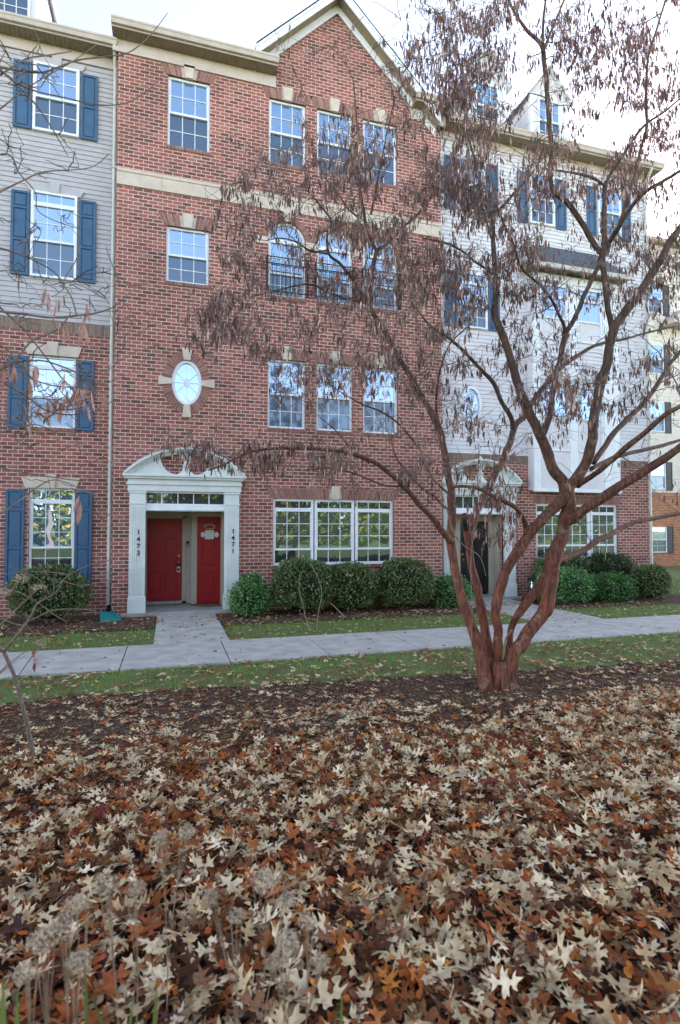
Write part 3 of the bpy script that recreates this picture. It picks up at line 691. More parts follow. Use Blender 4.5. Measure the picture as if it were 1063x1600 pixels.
k = MB(); k.box(RX1-.01, RX1+.1, Y3-.03, Y3+.1, 4.06, 13., M['white']); k.build('corner_trim', H3); k = MB(); k.box(RX0, RX0+.07, Y3-.035, Y3-.02, 4.06, 13., M['white']); k.build('corner_trim', H3)
eave(H3, RX0+.2, RX1+.3, Y3, 13.02, over=.4, frieze=.25)
body(H3, RX0, RX1, .5, 10, 13., M['sidingb'])
for a, b in ((10.05, 10.98), (11.01, 11.95), (11.98, 12.92)):
    sash(H3, a, b, 1.12, 2.7, Y3+.05, transom=.16, ru=3, rl=1, mid=.26, fr=.06, gu='glassgr', gl='glassdk', gt='glassdk')
soldier(H3, 9.95, 13.02, 2.7, 2.95, Y3); soldier(H3, 9.98, 13.0, 1.03, 1.12, Y3, name='brick_sill', p=.035)
for (a, b, sl, sr) in ((7.58, 8.44, (7.17, 7.52), (8.5, 8.86)), (9.91, 10.75, (9.5, 9.85), (10.82, 11.18)), (12.32, 13.17, (11.92, 12.26), (13.22, 13.55))):
    sash(H3, a, b, 10.85, 12.35, Y3-.085); lintelstone(H3, a, b, 12.35, Y3-.03, .14, 'sidingb')
    for s in (sl, sr): shutter(H3, s[0], s[1], 10.82, 12.32, Y3-.03)
sash(H3, 7.6, 8.47, 7.55, 9.1, Y3-.085, transom=.2)
for s in ((7.17, 7.54), (8.53, 8.88)): shutter(H3, s[0], s[1], 7.55, 9.1, Y3-.03, three=True)
oval(H3, 7.95, 5.42, .33, .5, Y3-.07)
# bay
B = MB(); yb = .02; B.box(9.8, 12.75, yb+.01, Y3+.1, 3.08, 9.3, M['sidingb']); bo = B.build('bay', H3)
siding(bo, 9.92, 12.63, 6.25, 7.35, yb, M['sidingb'], name='bay_siding')
k = MB(); W = M['white']
for a, b in ((9.79, 10.0), (11.0, 11.28), (12.2, 12.76)): k.box(a, b, yb-.03, yb+.02, 3.06, 9.3, W)
k.box(10.0, 12.2, yb-.026, yb+.02, 3.06, 4.16, M['sidingb']); k.box(10.0, 12.2, yb-.028, yb+.02, 9.08, 9.3, W); k.box(9.77, 12.78, yb-.05, yb+.02, 3.03, 3.12, W)
k.build('bay_trim', bo)
for a, b in ((10.02, 10.98), (11.3, 12.18)):
    sash(bo, a, b, 7.4, 9.0, yb-.03, transom=.26, cols=2, ru=1, rl=1); sash(bo, a, b, 4.2, 6.1, yb-.03, cols=2, ru=1, rl=1)
h = MB(); e0, e1, ye = 9.5, 13.05, -.3
vs = [(e0, ye, 9.42), (e1, ye, 9.42), (e1, Y3-.03, 9.42), (e0, Y3-.03, 9.42), (10.3, Y3-.03, 10.25), (12.25, Y3-.03, 10.25)]
h.add(vs, [(0, 1, 5, 4), (1, 2, 5), (3, 0, 4), (3, 2, 1, 0)], M['shingle']); h.build('bay_roof', bo)
g = MB(); g.box(e0-.02, e1+.02, ye-.08, ye-.005, 9.3, 9.42, M['cream']); g.box(e0, e1, ye, Y3-.03, 9.38, 9.41, M['soffit']); g.build('gutter', bo)
entrance(H3, PX0, PX1, 2.9, Y3, True, 1)
fx = MB(); fx.box(7.4, 7.88, Y3+.48, Y3+.62, .1, 2.4, M['tan']); fx.box(7.88, 8.79, Y3+.48, Y3+.6, 2.2, 2.4, M['tan']); fx.box(8.79, 8.955, Y3+.48, Y3+.62, .1, 2.4, M['tan']); fx.build('door_frame', H3)
door(H3, 7.88, 8.79, .16, 2.2, Y3+.52, 'blackdoor', 'l', 'black front door in the shaded entry')
roofslope(H3, XR+.12, RX1+.25, -.1, 13.18, 5.2, 16.3)
for a, b in ((8.42, 9.78), (10.65, 12.0)): dormer(H3, a, b, 1.2, 13.7, 15.62, 16.5, .84, 14.1, 15.48, M['sidingb'])
downspout(H3, 14.02, Y3-.15, .1, 13.1)

# ================================================================ far building on the right
H4 = thing('apartment_building', 'distant beige and orange brick building at the right edge with dark shutters', 'building', (28, 10.2, 0))
Y4 = 10.2; siding(H4, 22, 42, 3.95, 17.4, Y4, M['sidingfar'], lap=.2)
wall('brick_wall', rect(22, 42, 0, 3.95), [], Y4, .2, M['brickfar'], H4)
for i, xx in enumerate((24.2, 28.2, 32.2, 36.2)):
    for j, (z0, z1) in enumerate(((.75, 2.1), (4.1, 5.55), (7.2, 8.8), (10.3, 11.9), (13.6, 15.2))):
        sash(H4, xx, xx+1.2, z0, z1, Y4-.08, cols=2); shutter(H4, xx+1.24, xx+1.7, z0-.05, z1+.05, Y4-.02, 'dark'); shutter(H4, xx-.5, xx-.04, z0-.05, z1+.05, Y4-.02, 'dark')
body(H4, 22, 42, Y4+.1, 22, 17.4, M['sidingfar']); eave(H4, 21.8, 42.2, Y4, 17.4); roofslope(H4, 21.8, 42.2, Y4-.4, 17.56, 16, 20.5)
k = MB(); k.box(25.3, 27.5, Y4-.9, Y4-.03, 12.9, 13.1, M['cream']); k.prism([(25.3, 13.1), (27.5, 13.1), (26.4, 13.9)], Y4-.9, Y4-.03, M['cream']); k.build('window_canopy', H4)

# ================================================================ ground
def th(y, x=0):
    t = min(1, max(0, (-6.9-y)/5.2)); return .42*t*t*(3-2*t)+.025*noise.noise((x*.7, y*.7, 0))*min(1, max(0, (-5.6-y)/2))
def sheet(name, xs, ys, mat, dz, label=None, kind='structure', edge=None):
    V = []; F_ = []
    for j, y in enumerate(ys):
        for i, x in enumerate(xs): V.append((x, y, th(y, x)+dz))
    n = len(xs)
    for j in range(len(ys)-1):
        for i in range(n-1): F_.append((j*n+i, j*n+i+1, (j+1)*n+i+1, (j+1)*n+i))
    return tag(npmesh(name, V, F_, mat, smooth=True), kind=kind)
xs = [-400, -100, -40]+list(np.arange(-14, 26, .25))+[40, 100, 400]
ys = [-400, -100, -30]+list(np.arange(-16, 0, .25))+[0, 12, 60, 400]
sheet('ground', xs, ys, M['ground'], 0)
def bed(name, pts, dz):
    """mulch sheet with an uneven edge: strips across x between lower and upper edge"""
    V = []; F_ = []; m = 14
    for (x, lo, hi) in pts:
        for k in range(m+1):
            y = lo+(hi-lo)*k/m; V.append((x, y, th(y, x)+dz))
    for i in range(len(pts)-1):
        for k in range(m): F_.append((i*(m+1)+k, (i+1)*(m+1)+k, (i+1)*(m+1)+k+1, i*(m+1)+k+1))
    return tag(npmesh(name, V, F_, M['mulch'], smooth=True), kind='structure')
def bedtop(x): return .22*noise.noise((x*2.6, 11, 0))-6.28-.09*x*(1 if x > 0 else .3)+.16*noise.noise((x*1.4, 3, 0))+.1*noise.noise((x*5, 7, 0))
bed('mulch_bed', [(x, -15.8, bedtop(x)) for x in np.arange(-12, 20, .12)], .02)
def bedlow(x): return -1.78+.14*noise.noise((x*1.6, 1, 0))+.06*noise.noise((x*6, 2, 0))
bed('foundation_bed', [(x, bedlow(x), .45) for x in np.arange(-7.6, -.24, .12)], .02)
bed('foundation_bed', [(x, bedlow(x), .45) for x in np.arange(1.02, 7.4, .12)], .02)
bed('foundation_bed', [(x, bedlow(x), .45) for x in np.arange(9.02, 14.6, .12)], .02)
# sidewalk in slabs
sw = MB(); JX = .87; n0 = -14
for i in range(n0, 20):
    a = JX+1.515*i; sw.box(a+.008, a+1.515-.008, -5.06, -3.43, -.1, .03, M['concrete'])
tag(sw.build('sidewalk', bevel=.006), kind='structure')
base = MB(); base.box(JX+1.515*n0, JX+1.515*20, -5.05, -3.44, -.12, .012, M['mulch']); tag(base.build('sidewalk_joint_base'), kind='structure')
wk = MB(); wk.box(-.24, 1.02, -3.42, -2.2, -.1, .03, M['concrete']); wk.box(-.24, 1.02, -2.185, -.16, -.1, .034, M['concrete']); tag(wk.build('walkway', bevel=.005), kind='structure')
wk = MB(); wk.box(7.4, 9.02, -3.42, -1.9, -.1, .03, M['concrete']); wk.box(7.4, 9.02, -1.885, .1, -.1, .032, M['concrete']); tag(wk.build('walkway', bevel=.005), kind='structure')
st = MB(); st.box(-1.02, 1.72, -.15, 1.4, -.1, .1, M['stoop']); st.build('stoop', H1, bevel=.012)
st = MB(); st.box(6.96, 9.42, .1, 1.7, -.1, .1, M['stoop']); st.build('stoop', H3, bevel=.012)

# small things
sb = MB(); P0 = [(-1.42, -.1, .16), (-1.2, -.1, .16), (-.98, -.62, .05), (-1.36, -.66, .05)]
sb.add(P0+[(a, b, c-.05) for a, b, c in P0], [(0, 3, 2, 1), (4, 5, 6, 7), (0, 1, 5, 4), (1, 2, 6, 5), (2, 3, 7, 6), (3, 0, 4, 7)], M['teal'])
for (a, b) in ((0, 3), (1, 2)):
    A, Bq = Vector(P0[a]), Vector(P0[b]); sb.tube([A+Vector((0, 0, .02)), Bq+Vector((0, 0, .025))], .018, M['teal'], 6)
tag(sb.build('splash_block', bevel=.004), 'teal plastic splash block under the tall white downspout', 'splash block')
mt = MB(); mt.add([(.5, .96, .103), (1.2, .96, .103), (1.22, .5, .103), (.78, .42, .103), (.5, .96, .122), (1.2, .96, .122), (1.22, .5, .122), (.78, .42, .122)],
                  [(0, 1, 2, 3), (7, 6, 5, 4), (3, 2, 6, 7), (2, 1, 5, 6), (0, 3, 7, 4), (1, 0, 4, 5)], M['mat'])
tag(mt.build('doormat'), 'brown fibre doormat before the brighter red door', 'doormat')
nt_ = MB(); nt_.box(.85, 1.07, .975, .985, 1.72, 1.94, M['paper'])
for cx in (.8, 1.13):
    for j in range(9):
        a = j*.7; nt_.prism([(cx+.055*math.cos(t)*(1+.15*math.sin(3*t+j)), 1.83+.07*math.sin(t)) for t in [2*math.pi*q/9+a for q in range(9)]], .972-.0012*j, .975-.0012*j, M['paper']) if j < 3 else None
for j in range(14):
    t = j*.45; nt_.tube([(.96+.12*math.cos(t), .97, 2.02+.05*math.sin(t)), (.96+.14*math.cos(t+.4), .96, 2.04+.06*math.sin(t+.4))], .012, M['petal'], 5)
tag(nt_.build('door_notice'), 'white paper notice with two pale rosettes on the right red door', 'notice')
lb = MB(); lb.box(.185, .265, 1.14, 1.18, .9, 1.03, M['paper']); lb.tube([(.2, 1.16, 1.03), (.2, 1.16, 1.12), (.25, 1.16, 1.12), (.25, 1.16, 1.03)], .008, M['black'], 6)
lb.box(.195, .255, 1.134, 1.14, .93, 1.0, M['black']); tag(lb.build('key_lockbox', bevel=.004), 'small grey lockbox hanging on the left red door handle', 'lockbox')
pl = thing('garden_lantern', 'dark metal lantern standing right of the far black door', 'lantern', (9.28, -.55, .02))
k = MB(); k.lathe([(.0, 0), (.13, 0), (.13, .03), (.04, .06), (.035, .2), (.1, .24)], (9.28, -.55, .02), M['black']); k.build('pedestal', pl)
k = MB(); 
for a in range(6):
    t = a*math.pi/3; k.tube([(9.28+.1*math.cos(t), -.55+.1*math.sin(t), .26), (9.28+.11*math.cos(t), -.55+.11*math.sin(t), .6)], .01, M['black'], 5)
k.lathe([(0, .58), (.14, .58), (.13, .62), (.06, .7), (.02, .73), (0, .76)], (9.28, -.55, .02), M['black']); k.build('cage', pl)
k = MB(); k.lathe([(0, .24), (.07, .24), (.08, .4), (.07, .55), (0, .57)], (9.28, -.55, .02), M['glassdk']); k.build('lamp_glass', pl)

# ================================================================ shrubs
def leafball(name, parts, n, size, cols, parent, seed, spiky=0., up=.2):
    """leaves through the outer shell of a union of ellipsoids (cx,cy,cz,rx,ry,rz)"""
    rg = np.random.default_rng(seed); pos = []; nrm = []
    for (cx, cy, cz, rx, ry, rz) in parts:
        k = int(n*rx*rz/sum(p[3]*p[5] for p in parts))
        d = rg.normal(size=(k, 3)); d /= np.linalg.norm(d, axis=1)[:, None]
        d[:, 2] = np.where(d[:, 2] < -.75, -d[:, 2], d[:, 2])
        sq = np.sign(d)*np.abs(d)**.85; sq /= np.maximum(np.linalg.norm(sq, axis=1)[:, None]**.9, .6)
        lump = np.array([1+.13*noise.noise((a*2.2+seed, b*2.2, c*2.2))+.07*noise.noise((a*7, b*7+seed, c*7)) for a, b, c in d])
        rad = lump*(1-.16*rg.random(k)**2+spiky*rg.random(k)**3)
        p = sq*np.array([rx, ry, rz])*rad[:, None]+np.array([cx, cy, cz]); keep = p[:, 2] > .02
        pos.append(p[keep]); nrm.append(d[keep])
    pos = np.concatenate(pos); nrm = np.concatenate(nrm); k = len(pos)
    yaw = np.arctan2(nrm[:, 1], nrm[:, 0])-np.pi/2+rg.normal(0, .7, k)
    R_ = rots(yaw, rg.normal(.9-up, .6, k), rg.normal(0, .6, k))
    tv = [(-.5, 0, 0), (0, -.0, .12), (.5, 0, 0), (.32, .8, .05), (0, 1.25, 0), (-.32, .8, .05)]; tf = [(0, 1, 4, 5), (1, 2, 3, 4)]
    C = lincols(cols)[rg.integers(0, len(cols), k)]*(rg.random((k, 1))*.5+.75)
    V, F_, C = scatter(tv, tf, pos, R_, size*(rg.random(k)*.6+.7), C)
    return npmesh(name, V, F_, M['boxcol'], C, parent)
BOX = [(72, 98, 58), (94, 122, 72), (58, 84, 50), (118, 144, 92), (82, 112, 66), (146, 150, 108), (128, 104, 72)]
JUN = [(100, 150, 84), (82, 126, 72), (130, 170, 102), (68, 108, 62)]
def shrub(x, y, parts, label, cols, n, size, seed, spiky=.1, group='clipped evergreen shrubs along the front walls', nm='boxwood_shrub', up=.2):
    o = thing(nm, label, 'shrub', (x, y, .02), group); W_ = [(x+a*1.1, y+b, c*1.1, d*1.12, e*1.05, f*1.12) for a, b, c, d, e, f in parts]
    leafball('foliage', W_, n, size, cols, o, seed, spiky, up)
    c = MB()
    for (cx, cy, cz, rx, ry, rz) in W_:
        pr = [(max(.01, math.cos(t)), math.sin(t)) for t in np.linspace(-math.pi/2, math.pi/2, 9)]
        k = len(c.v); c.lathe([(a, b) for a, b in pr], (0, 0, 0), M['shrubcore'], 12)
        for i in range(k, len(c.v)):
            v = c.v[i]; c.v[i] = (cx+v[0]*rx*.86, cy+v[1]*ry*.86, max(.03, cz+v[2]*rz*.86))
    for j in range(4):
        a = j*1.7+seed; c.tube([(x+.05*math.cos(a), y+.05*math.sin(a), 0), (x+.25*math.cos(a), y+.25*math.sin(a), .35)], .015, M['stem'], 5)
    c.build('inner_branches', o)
shrub(-2.35, -.55, [(0, 0, .56, .66, .5, .52)], 'rounded square boxwood under the left window with blue shutters', BOX, 9000, .034, 1)
shrub(2.95, -.75, [(0, 0, .58, .64, .6, .56)], 'boxwood ball nearest the right pilaster, largest of the three under the triple window', BOX, 9500, .034, 2)
shrub(4.12, -.72, [(0, 0, .52, .6, .55, .51)], 'middle boxwood ball of the three under the triple window', BOX, 8500, .034, 3)
shrub(5.48, -.72, [(0, 0, .56, .66, .58, .55)], 'third boxwood ball under the triple window, beside the second entrance', BOX, 9500, .034, 4)
shrub(10.6, -.1, [(0, 0, .72, .8, .4, .46), (-.3, 0, .45, .5, .4, .42)], 'dark wide shrub behind the tree under the bay window', BOX, 8000, .036, 5, nm='evergreen_shrub')
shrub(12.1, -.1, [(0, 0, .62, .85, .45, .48)], 'loose green shrub under the right end of the bay window', [(54, 76, 44), (70, 94, 54), (92, 84, 52), (44, 62, 38)], 7000, .036, 6, .2, nm='evergreen_shrub')
shrub(12.95, -.75, [(0, 0, .42, .5, .5, .44)], 'dark rounded shrub at the right brick corner by the downspout', BOX, 6000, .036, 7, nm='evergreen_shrub')
JG = 'low feathery junipers'
shrub(1.74, -.75, [(0, 0, .36, .37, .36, .32), (.05, .1, .58, .22, .22, .26)], 'feathery green juniper beside the right pilaster of the red doors', JUN, 9000, .03, 8, .35, JG, 'juniper', .9)
shrub(6.75, -.7, [(0, 0, .34, .44, .4, .34)], 'small dark juniper left of the second entrance', JUN, 6000, .03, 9, .3, JG, 'juniper', .9)
shrub(9.95, -.95, [(0, 0, .42, .66, .45, .38)], 'spreading juniper right behind the trunk of the tree', JUN, 8000, .032, 10, .35, JG, 'juniper', .9)
shrub(11.4, -.95, [(0, 0, .32, .58, .42, .32)], 'bright green low juniper in front of the bay window', [(72, 112, 50), (88, 130, 62), (58, 94, 46)], 7000, .032, 11, .35, JG, 'juniper', .9)

# ================================================================ redbud tree
def cat(pts, k=5):
    out = []; n = len(pts)
    for i in range(n-1):
        p0, p1, p2, p3 = pts[max(i-1, 0)], pts[i], pts[i+1], pts[min(i+2, n-1)]
        for j in range(k):
            t = j/k; out.append(tuple(.5*(2*b+(c-a)*t+(2*a-5*b+4*c-d)*t*t+(-a+3*b-3*c+d)*t**3) for a, b, c, d in zip(p0, p1, p2, p3)))
    out.append(tuple(pts[-1])); return out
YT = -7.35
# limbs traced as (px, py, radius px); y0,y1 = depth at start and tip
LIMBS = [
 ([(758,1082,15),(757,1045,13),(748,1003,11.5),(731,962,9.5),(719,925,8.5),(711,889,8),(704,845,8),(706,807,7.5),(706,773,7),(701,748,6.5),(697,715,6),(690,680,6),(676,650,5.5),(658,618,5),(640,585,4.8),(618,549,4.6),(600,516,4.6),(577,474,4.5),(580,448,4.3),(584,412,4),(589,392,3.8)], YT-.1, -6.3),
 ([(704,846,6.5),(690,828,6.2),(677,810,5.5),(657,790,5),(640,770,4.8),(611,741,4.3),(585,723,4),(549,708,3.6),(513,703,3.2),(459,700,2.8),(404,703,2.3),(372,714,1.9),(350,726,1.5),(325,735,1.1)], -7.3, -7.9),
 ([(589,392,3.2),(577,369,2.9),(571,346,2.8),(566,313,2.5),(561,280,2.2),(559,230,1.9),(557,184,1.4),(553,130,1)], -6.3, -6.5),
 ([(589,392,3.2),(607,379,2.8),(623,359,2.6),(646,342,2.4),(666,319,2),(679,296,1.7),(700,262,1.3),(716,225,1)], -6.3, -5.6),
 ([(577,474,3.4),(561,452,3),(547,431,2.8),(531,411,2.6),(514,397,2.4),(511,365,2),(518,346,1.8),(505,326,1.6),(488,306,1.3),(470,288,.9)], -6.4, -7.),
 ([(514,397,1.8),(482,390,1.6),(465,379,1.3),(440,372,1),(415,376,.8)], -6.7, -7.2),
 ([(577,474,2.8),(547,467,2.4),(514,458,2.1),(491,445,1.9),(465,446,1.6),(432,454,1.3),(400,462,1),(370,470,.8)], -6.4, -6.9),
 ([(571,346,2),(547,329,1.7),(531,306,1.4),(514,286,1.1),(500,262,.8)], -6.4, -6.),
 ([(580,335,2),(587,296,1.8),(594,263,1.6),(599,237,1.4),(607,197,1.2),(618,150,.9)], -6.4, -6.8),
 ([(774,1078,14),(769,1040,12),(757,975,9),(749,934,7.5),(744,906,7),(737,883,6.5),(732,849,6.5),(729,826,6.5)], YT+.12, -6.8),
 ([(731,840,5),(739,821,6),(745,798,6.5),(758,773,6.5),(770,750,6),(781,728,6),(792,705,5.5),(800,680,5.5),(808,662,5.2),(820,650,5),(832,628,4.5),(852,602,4.2),(872,578,4),(899,558,3.6),(924,543,3),(946,535,2.6),(975,530,2),(1010,520,1.6),(1063,508,1.2)], -6.8, -5.6),
 ([(802,670,4.6),(798,652,4.2),(784,628,4),(772,600,3.8),(748,572,3.3),(720,544,2.8),(696,524,2.4),(672,508,1.8),(650,480,1.3)], -6.6, -6.9),
 ([(782,1080,15),(782,1050,13),(779,1018,10),(778,985,9),(775,956,8.5),(778,936,8.8),(785,910,9),(798,878,9),(814,855,9.5),(832,830,9.5),(849,810,9.5),(866,793,9.8),(884,774,11)], YT, -7.5),
 ([(823,838,5),(820,815,4.4),(809,796,4.2),(790,784,4),(770,775,3.8),(747,763,3.3),(725,760,2.8),(706,762,2.2)], -7.4, -7.9),
 ([(794,1080,14),(795,1048,14),(809,1012,13),(832,982,12.5),(849,956,12.5),(857,928,12.5),(863,894,12.5),(869,860,12.5),(880,832,11.5),(886,804,11.5),(888,779,12),(887,757,11)], YT-.1, -7.5),
 ([(796,1030,7),(798,990,6),(809,962,7),(826,940,8),(843,917,8),(856,890,8)], YT+.08, -7.3),
 ([(888,770,10.5),(878,752,9.5),(866,737,9.3),(855,708,9),(846,684,8.8),(832,656,8.2),(816,620,7.6),(804,580,7),(792,540,6.8),(780,512,6.4),(773,488,6),(775,432,4.8),(772,389,4.3),(770,353,4),(765,331,3.6)], -7.5, -7.2),
 ([(765,331,2.6),(752,303,2.4),(748,274,2.1),(740,240,1.9),(731,210,1.7),(730,162,1.4),(722,110,1.1),(705,60,.8)], -7.2, -6.8),
 ([(767,333,2.8),(784,324,2.8),(802,303,2.5),(818,286,2.1),(838,262,1.7),(850,230,1.2)], -7.2, -7.6),
 ([(846,684,5.2),(852,672,5),(860,640,5),(864,608,4.8),(872,575,4.8),(879,545,4.8),(885,521,4.8),(895,503,4.5),(905,483,4.2),(911,464,4),(924,439,3.8),(933,420,3.8),(941,402,4)], -7.5, -7.75),
 ([(883,522,3.2),(882,508,3),(875,494,2.7),(869,481,2.6),(860,465,2.4),(842,443,2.3),(817,420,2.2),(802,380,2),(788,350,1.8),(775,318,1.4)], -7.6, -8.3),
 ([(866,590,4),(852,604,0.1)], -7.6, -7.6),
 ([(889,762,10.5),(900,750,9.5),(914,728,9),(923,704,8.6),(926,672,8.2),(932,632,8),(944,584,7.8),(953,545,7.8),(960,512,7.6),(978,487,7.2),(998,459,7),(1015,431,6.8),(1033,404,6.5),(1048,377,6),(1066,352,5.5),(1100,300,4.5),(1130,250,3)], -7.5, -8.4),
 ([(958,518,5.5),(952,490,5),(947,455,4.8),(944,422,5),(942,396,5.4),(945,377,4.5),(945,342,4.2),(945,300,4),(947,284,3.8)], -7.8, -7.7),
 ([(946,290,3),(955,270,2.6),(965,256,2.6),(986,223,2.4),(1008,195,2.2),(1040,173,1.8),(1070,148,1.4)], -7.7, -8.1),
 ([(946,290,2.4),(925,277,2.4),(896,270,2.1),(870,266,1.6),(840,262,1.1)], -7.7, -8.3),
 ([(942,398,4.8),(929,382,4.8),(911,350,4.8),(889,320,4.8),(867,299,4.6),(860,270,4.4),(862,234,4.2),(857,180,4),(855,137,3.9),(851,101,3.8),(847,72,3.6),(824,47,2.8),(806,22,2.3),(795,0,2),(780,-40,1.5),(770,-90,1)], -7.7, -7.0),
 ([(848,80,2.6),(849,36,2.2),(853,0,1.8),(858,-50,1.3)], -7.3, -7.6),
 ([(849,78,2.4),(867,36,2),(882,0,1.8),(905,-50,1.2)], -7.3, -6.7),
 ([(946,388,4.4),(957,370,4.2),(968,353,4.2),(986,324,3.8),(1004,303,3.4),(1033,285,3),(1063,267,2.4),(1100,240,1.8)], -7.7, -8.6),
 ([(968,353,3),(976,326,2.8),(985,295,2.8),(994,270,2.7),(1001,234,2.5),(1011,198,2.4),(1010,162,2.3),(1013,90,2),(1026,47,1.8),(1040,0,1.5),(1050,-50,1)], -7.9, -8.2),
 ([(903,758,5.5),(918,748,5),(936,736,4.8),(960,716,4.8),(984,696,4.8),(1012,672,4.4),(1040,648,4.2),(1066,634,3.6),(1110,610,2.6)], -7.5, -9.1),
 ([(928,722,5),(944,700,4.8),(960,676,4.8),(984,652,4.5),(1008,628,4.2),(1028,600,3.8),(1048,568,3.4),(1066,545,3),(1100,490,2)], -7.6, -6.7),
 ([(925,732,4),(945,722,3.8),(975,710,3.6),(1020,700,3.2),(1063,688,2.6),(1110,676,1.8)], -7.5, -6.6),
 ([(885,818,9.5),(900,808,9),(920,791,8.6),(944,776,8.6),(968,760,8.4),(992,744,8),(1020,728,7.4),(1042,715,7),(1066,696,6.4),(1110,662,5),(1150,610,3.4)], -7.5, -8.6),
 ([(864,880,6),(880,872,5.8),(904,864,5.4),(936,844,5.2),(960,832,4.6),(992,816,4),(1020,810,3.6),(1063,802,3),(1110,790,2)], -7.5, -6.4),
 ([(705,795,2.6),(696,793,2.4),(679,776,2.2),(662,765,2.1),(640,741,1.9),(618,712,1.6),(611,679,1.2)], -7.3, -6.5),
 ([(700,770,2.4),(693,765,2.2),(677,748,2.1),(667,728,2.1),(661,710,2),(647,690,2),(622,661,1.9),(596,643,1.7),(567,632,1.4),(538,616,1.1),(515,600,.8)], -7.3, -7.0),
 ([(549,706,1.6),(540,690,1.4),(524,672,1.2),(502,654,.9)], -7.5, -7.3),
 ([(690,678,2.8),(682,640,2.2),(684,600,2),(690,570,1.8),(702,540,1.5),(720,520,1.2),(745,500,.9)], -7.1, -7.7),
 ([(775,430,2.4),(745,410,2.2),(722,392,2),(690,378,1.8),(660,372,1.3)], -7.2, -6.4),
 ([(640,760,1.6),(600,758,1.5),(560,742,1.4),(520,732,1.2),(480,734,1)], -7.5, -7.1),
 ([(762,1090,10),(770,1066,17),(775,1045,15),(776,1030,8)], YT+.0, YT+.02),
 ([(792,1090,12),(788,1066,17),(786,1045,14),(785,1028,8)], YT+.0, YT+.02),
]
RB = thing('redbud_tree', 'multi stemmed reddish brown tree hung with dark seed pods before the townhouses', 'tree', (3.8, YT, .05))
def limb_points(L, y0, y1):
    s = cat(L, 5); n = len(s); out = []
    for i, (px, py, r) in enumerate(s):
        y = y0+(y1-y0)*i/(n-1); p = at(px, py, y); out.append((p, max(.0025, r*camw(p)/FPX*(.9 if p.z > .9 else .8))))
    return out
trunk = MB(); NODES = []   # candidate attachment points
for L, y0, y1 in LIMBS:
    P = limb_points(L, y0, y1); big = max(r for _, r in P)
    pts = []; rad = []
    for i, (p, r) in enumerate(P):
        j = .06*r; wob = Vector((noise.noise(p*5), noise.noise(p*5+Vector((9, 0, 0))), noise.noise(p*5+Vector((0, 9, 0)))))*r*.35
        pts.append(p+wob); rad.append(r*(1+.1*noise.noise(p*7)+.07*noise.noise(p*18)))
    trunk.tube(pts, rad, M['bark'], 12 if big > .05 else 8)
    if len(L) > 3:
        for p, r in zip(pts, rad):
            if p.z > 2.1: NODES.append((p, r))
for q in range(9):
    a_ = q*.7+.3; bx, by = 3.86+.1*math.cos(a_), -7.42+.08*math.sin(a_); g_ = th(by, bx)
    trunk.tube([(bx+.13*math.cos(a_), by+.12*math.sin(a_), g_-.03), (bx+.06*math.cos(a_), by+.05*math.sin(a_), g_+.03), (bx-.01*math.cos(a_), by, g_+.13), (bx-.05*math.cos(a_), by-.03*math.sin(a_), g_+.34)], [.03, .05, .06, .05], M['bark'], 8)
# pruned stub with a dark hollow
s0 = at(729, 828, -6.8); trunk.tube([s0, at(727, 812, -6.95), at(726, 806, -7.0)], [.05, .06, .05], M['bark'], 12)
tr = trunk.build('trunk', RB, smooth=True)
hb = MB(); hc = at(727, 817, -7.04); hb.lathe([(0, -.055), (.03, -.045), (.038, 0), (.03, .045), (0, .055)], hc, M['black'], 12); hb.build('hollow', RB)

def pods_mesh(name, plist, mat, parent, L=.085, seed=3):
    rg = np.random.default_rng(seed); pos = np.array(plist); k = len(pos)
    tv = [(0, 0, 0), (-.5, 0, -.35), (.5, 0, -.35), (-.42, .1, -.75), (.42, .1, -.75), (0, .3, -1), (0, -.15, -.45), (0, .12, -.5)]
    tf = [(0, 1, 6), (0, 6, 2), (1, 3, 6), (6, 4, 2), (3, 5, 6), (6, 5, 4), (0, 7, 1), (0, 2, 7), (1, 7, 3), (7, 2, 4), (3, 7, 5), (7, 4, 5)]
    Lz = L*(rg.random(k)*.7+.6); S = np.stack([Lz*.18*(rg.random(k)*.4+.8), Lz*.12, Lz], 1)
    R_ = rots(rg.random(k)*6.28, rg.normal(0, .15, k), rg.normal(0, .15, k))
    V, F_, _ = scatter(tv, tf, pos, R_, S); return npmesh(name, V, F_, mat, None, parent)
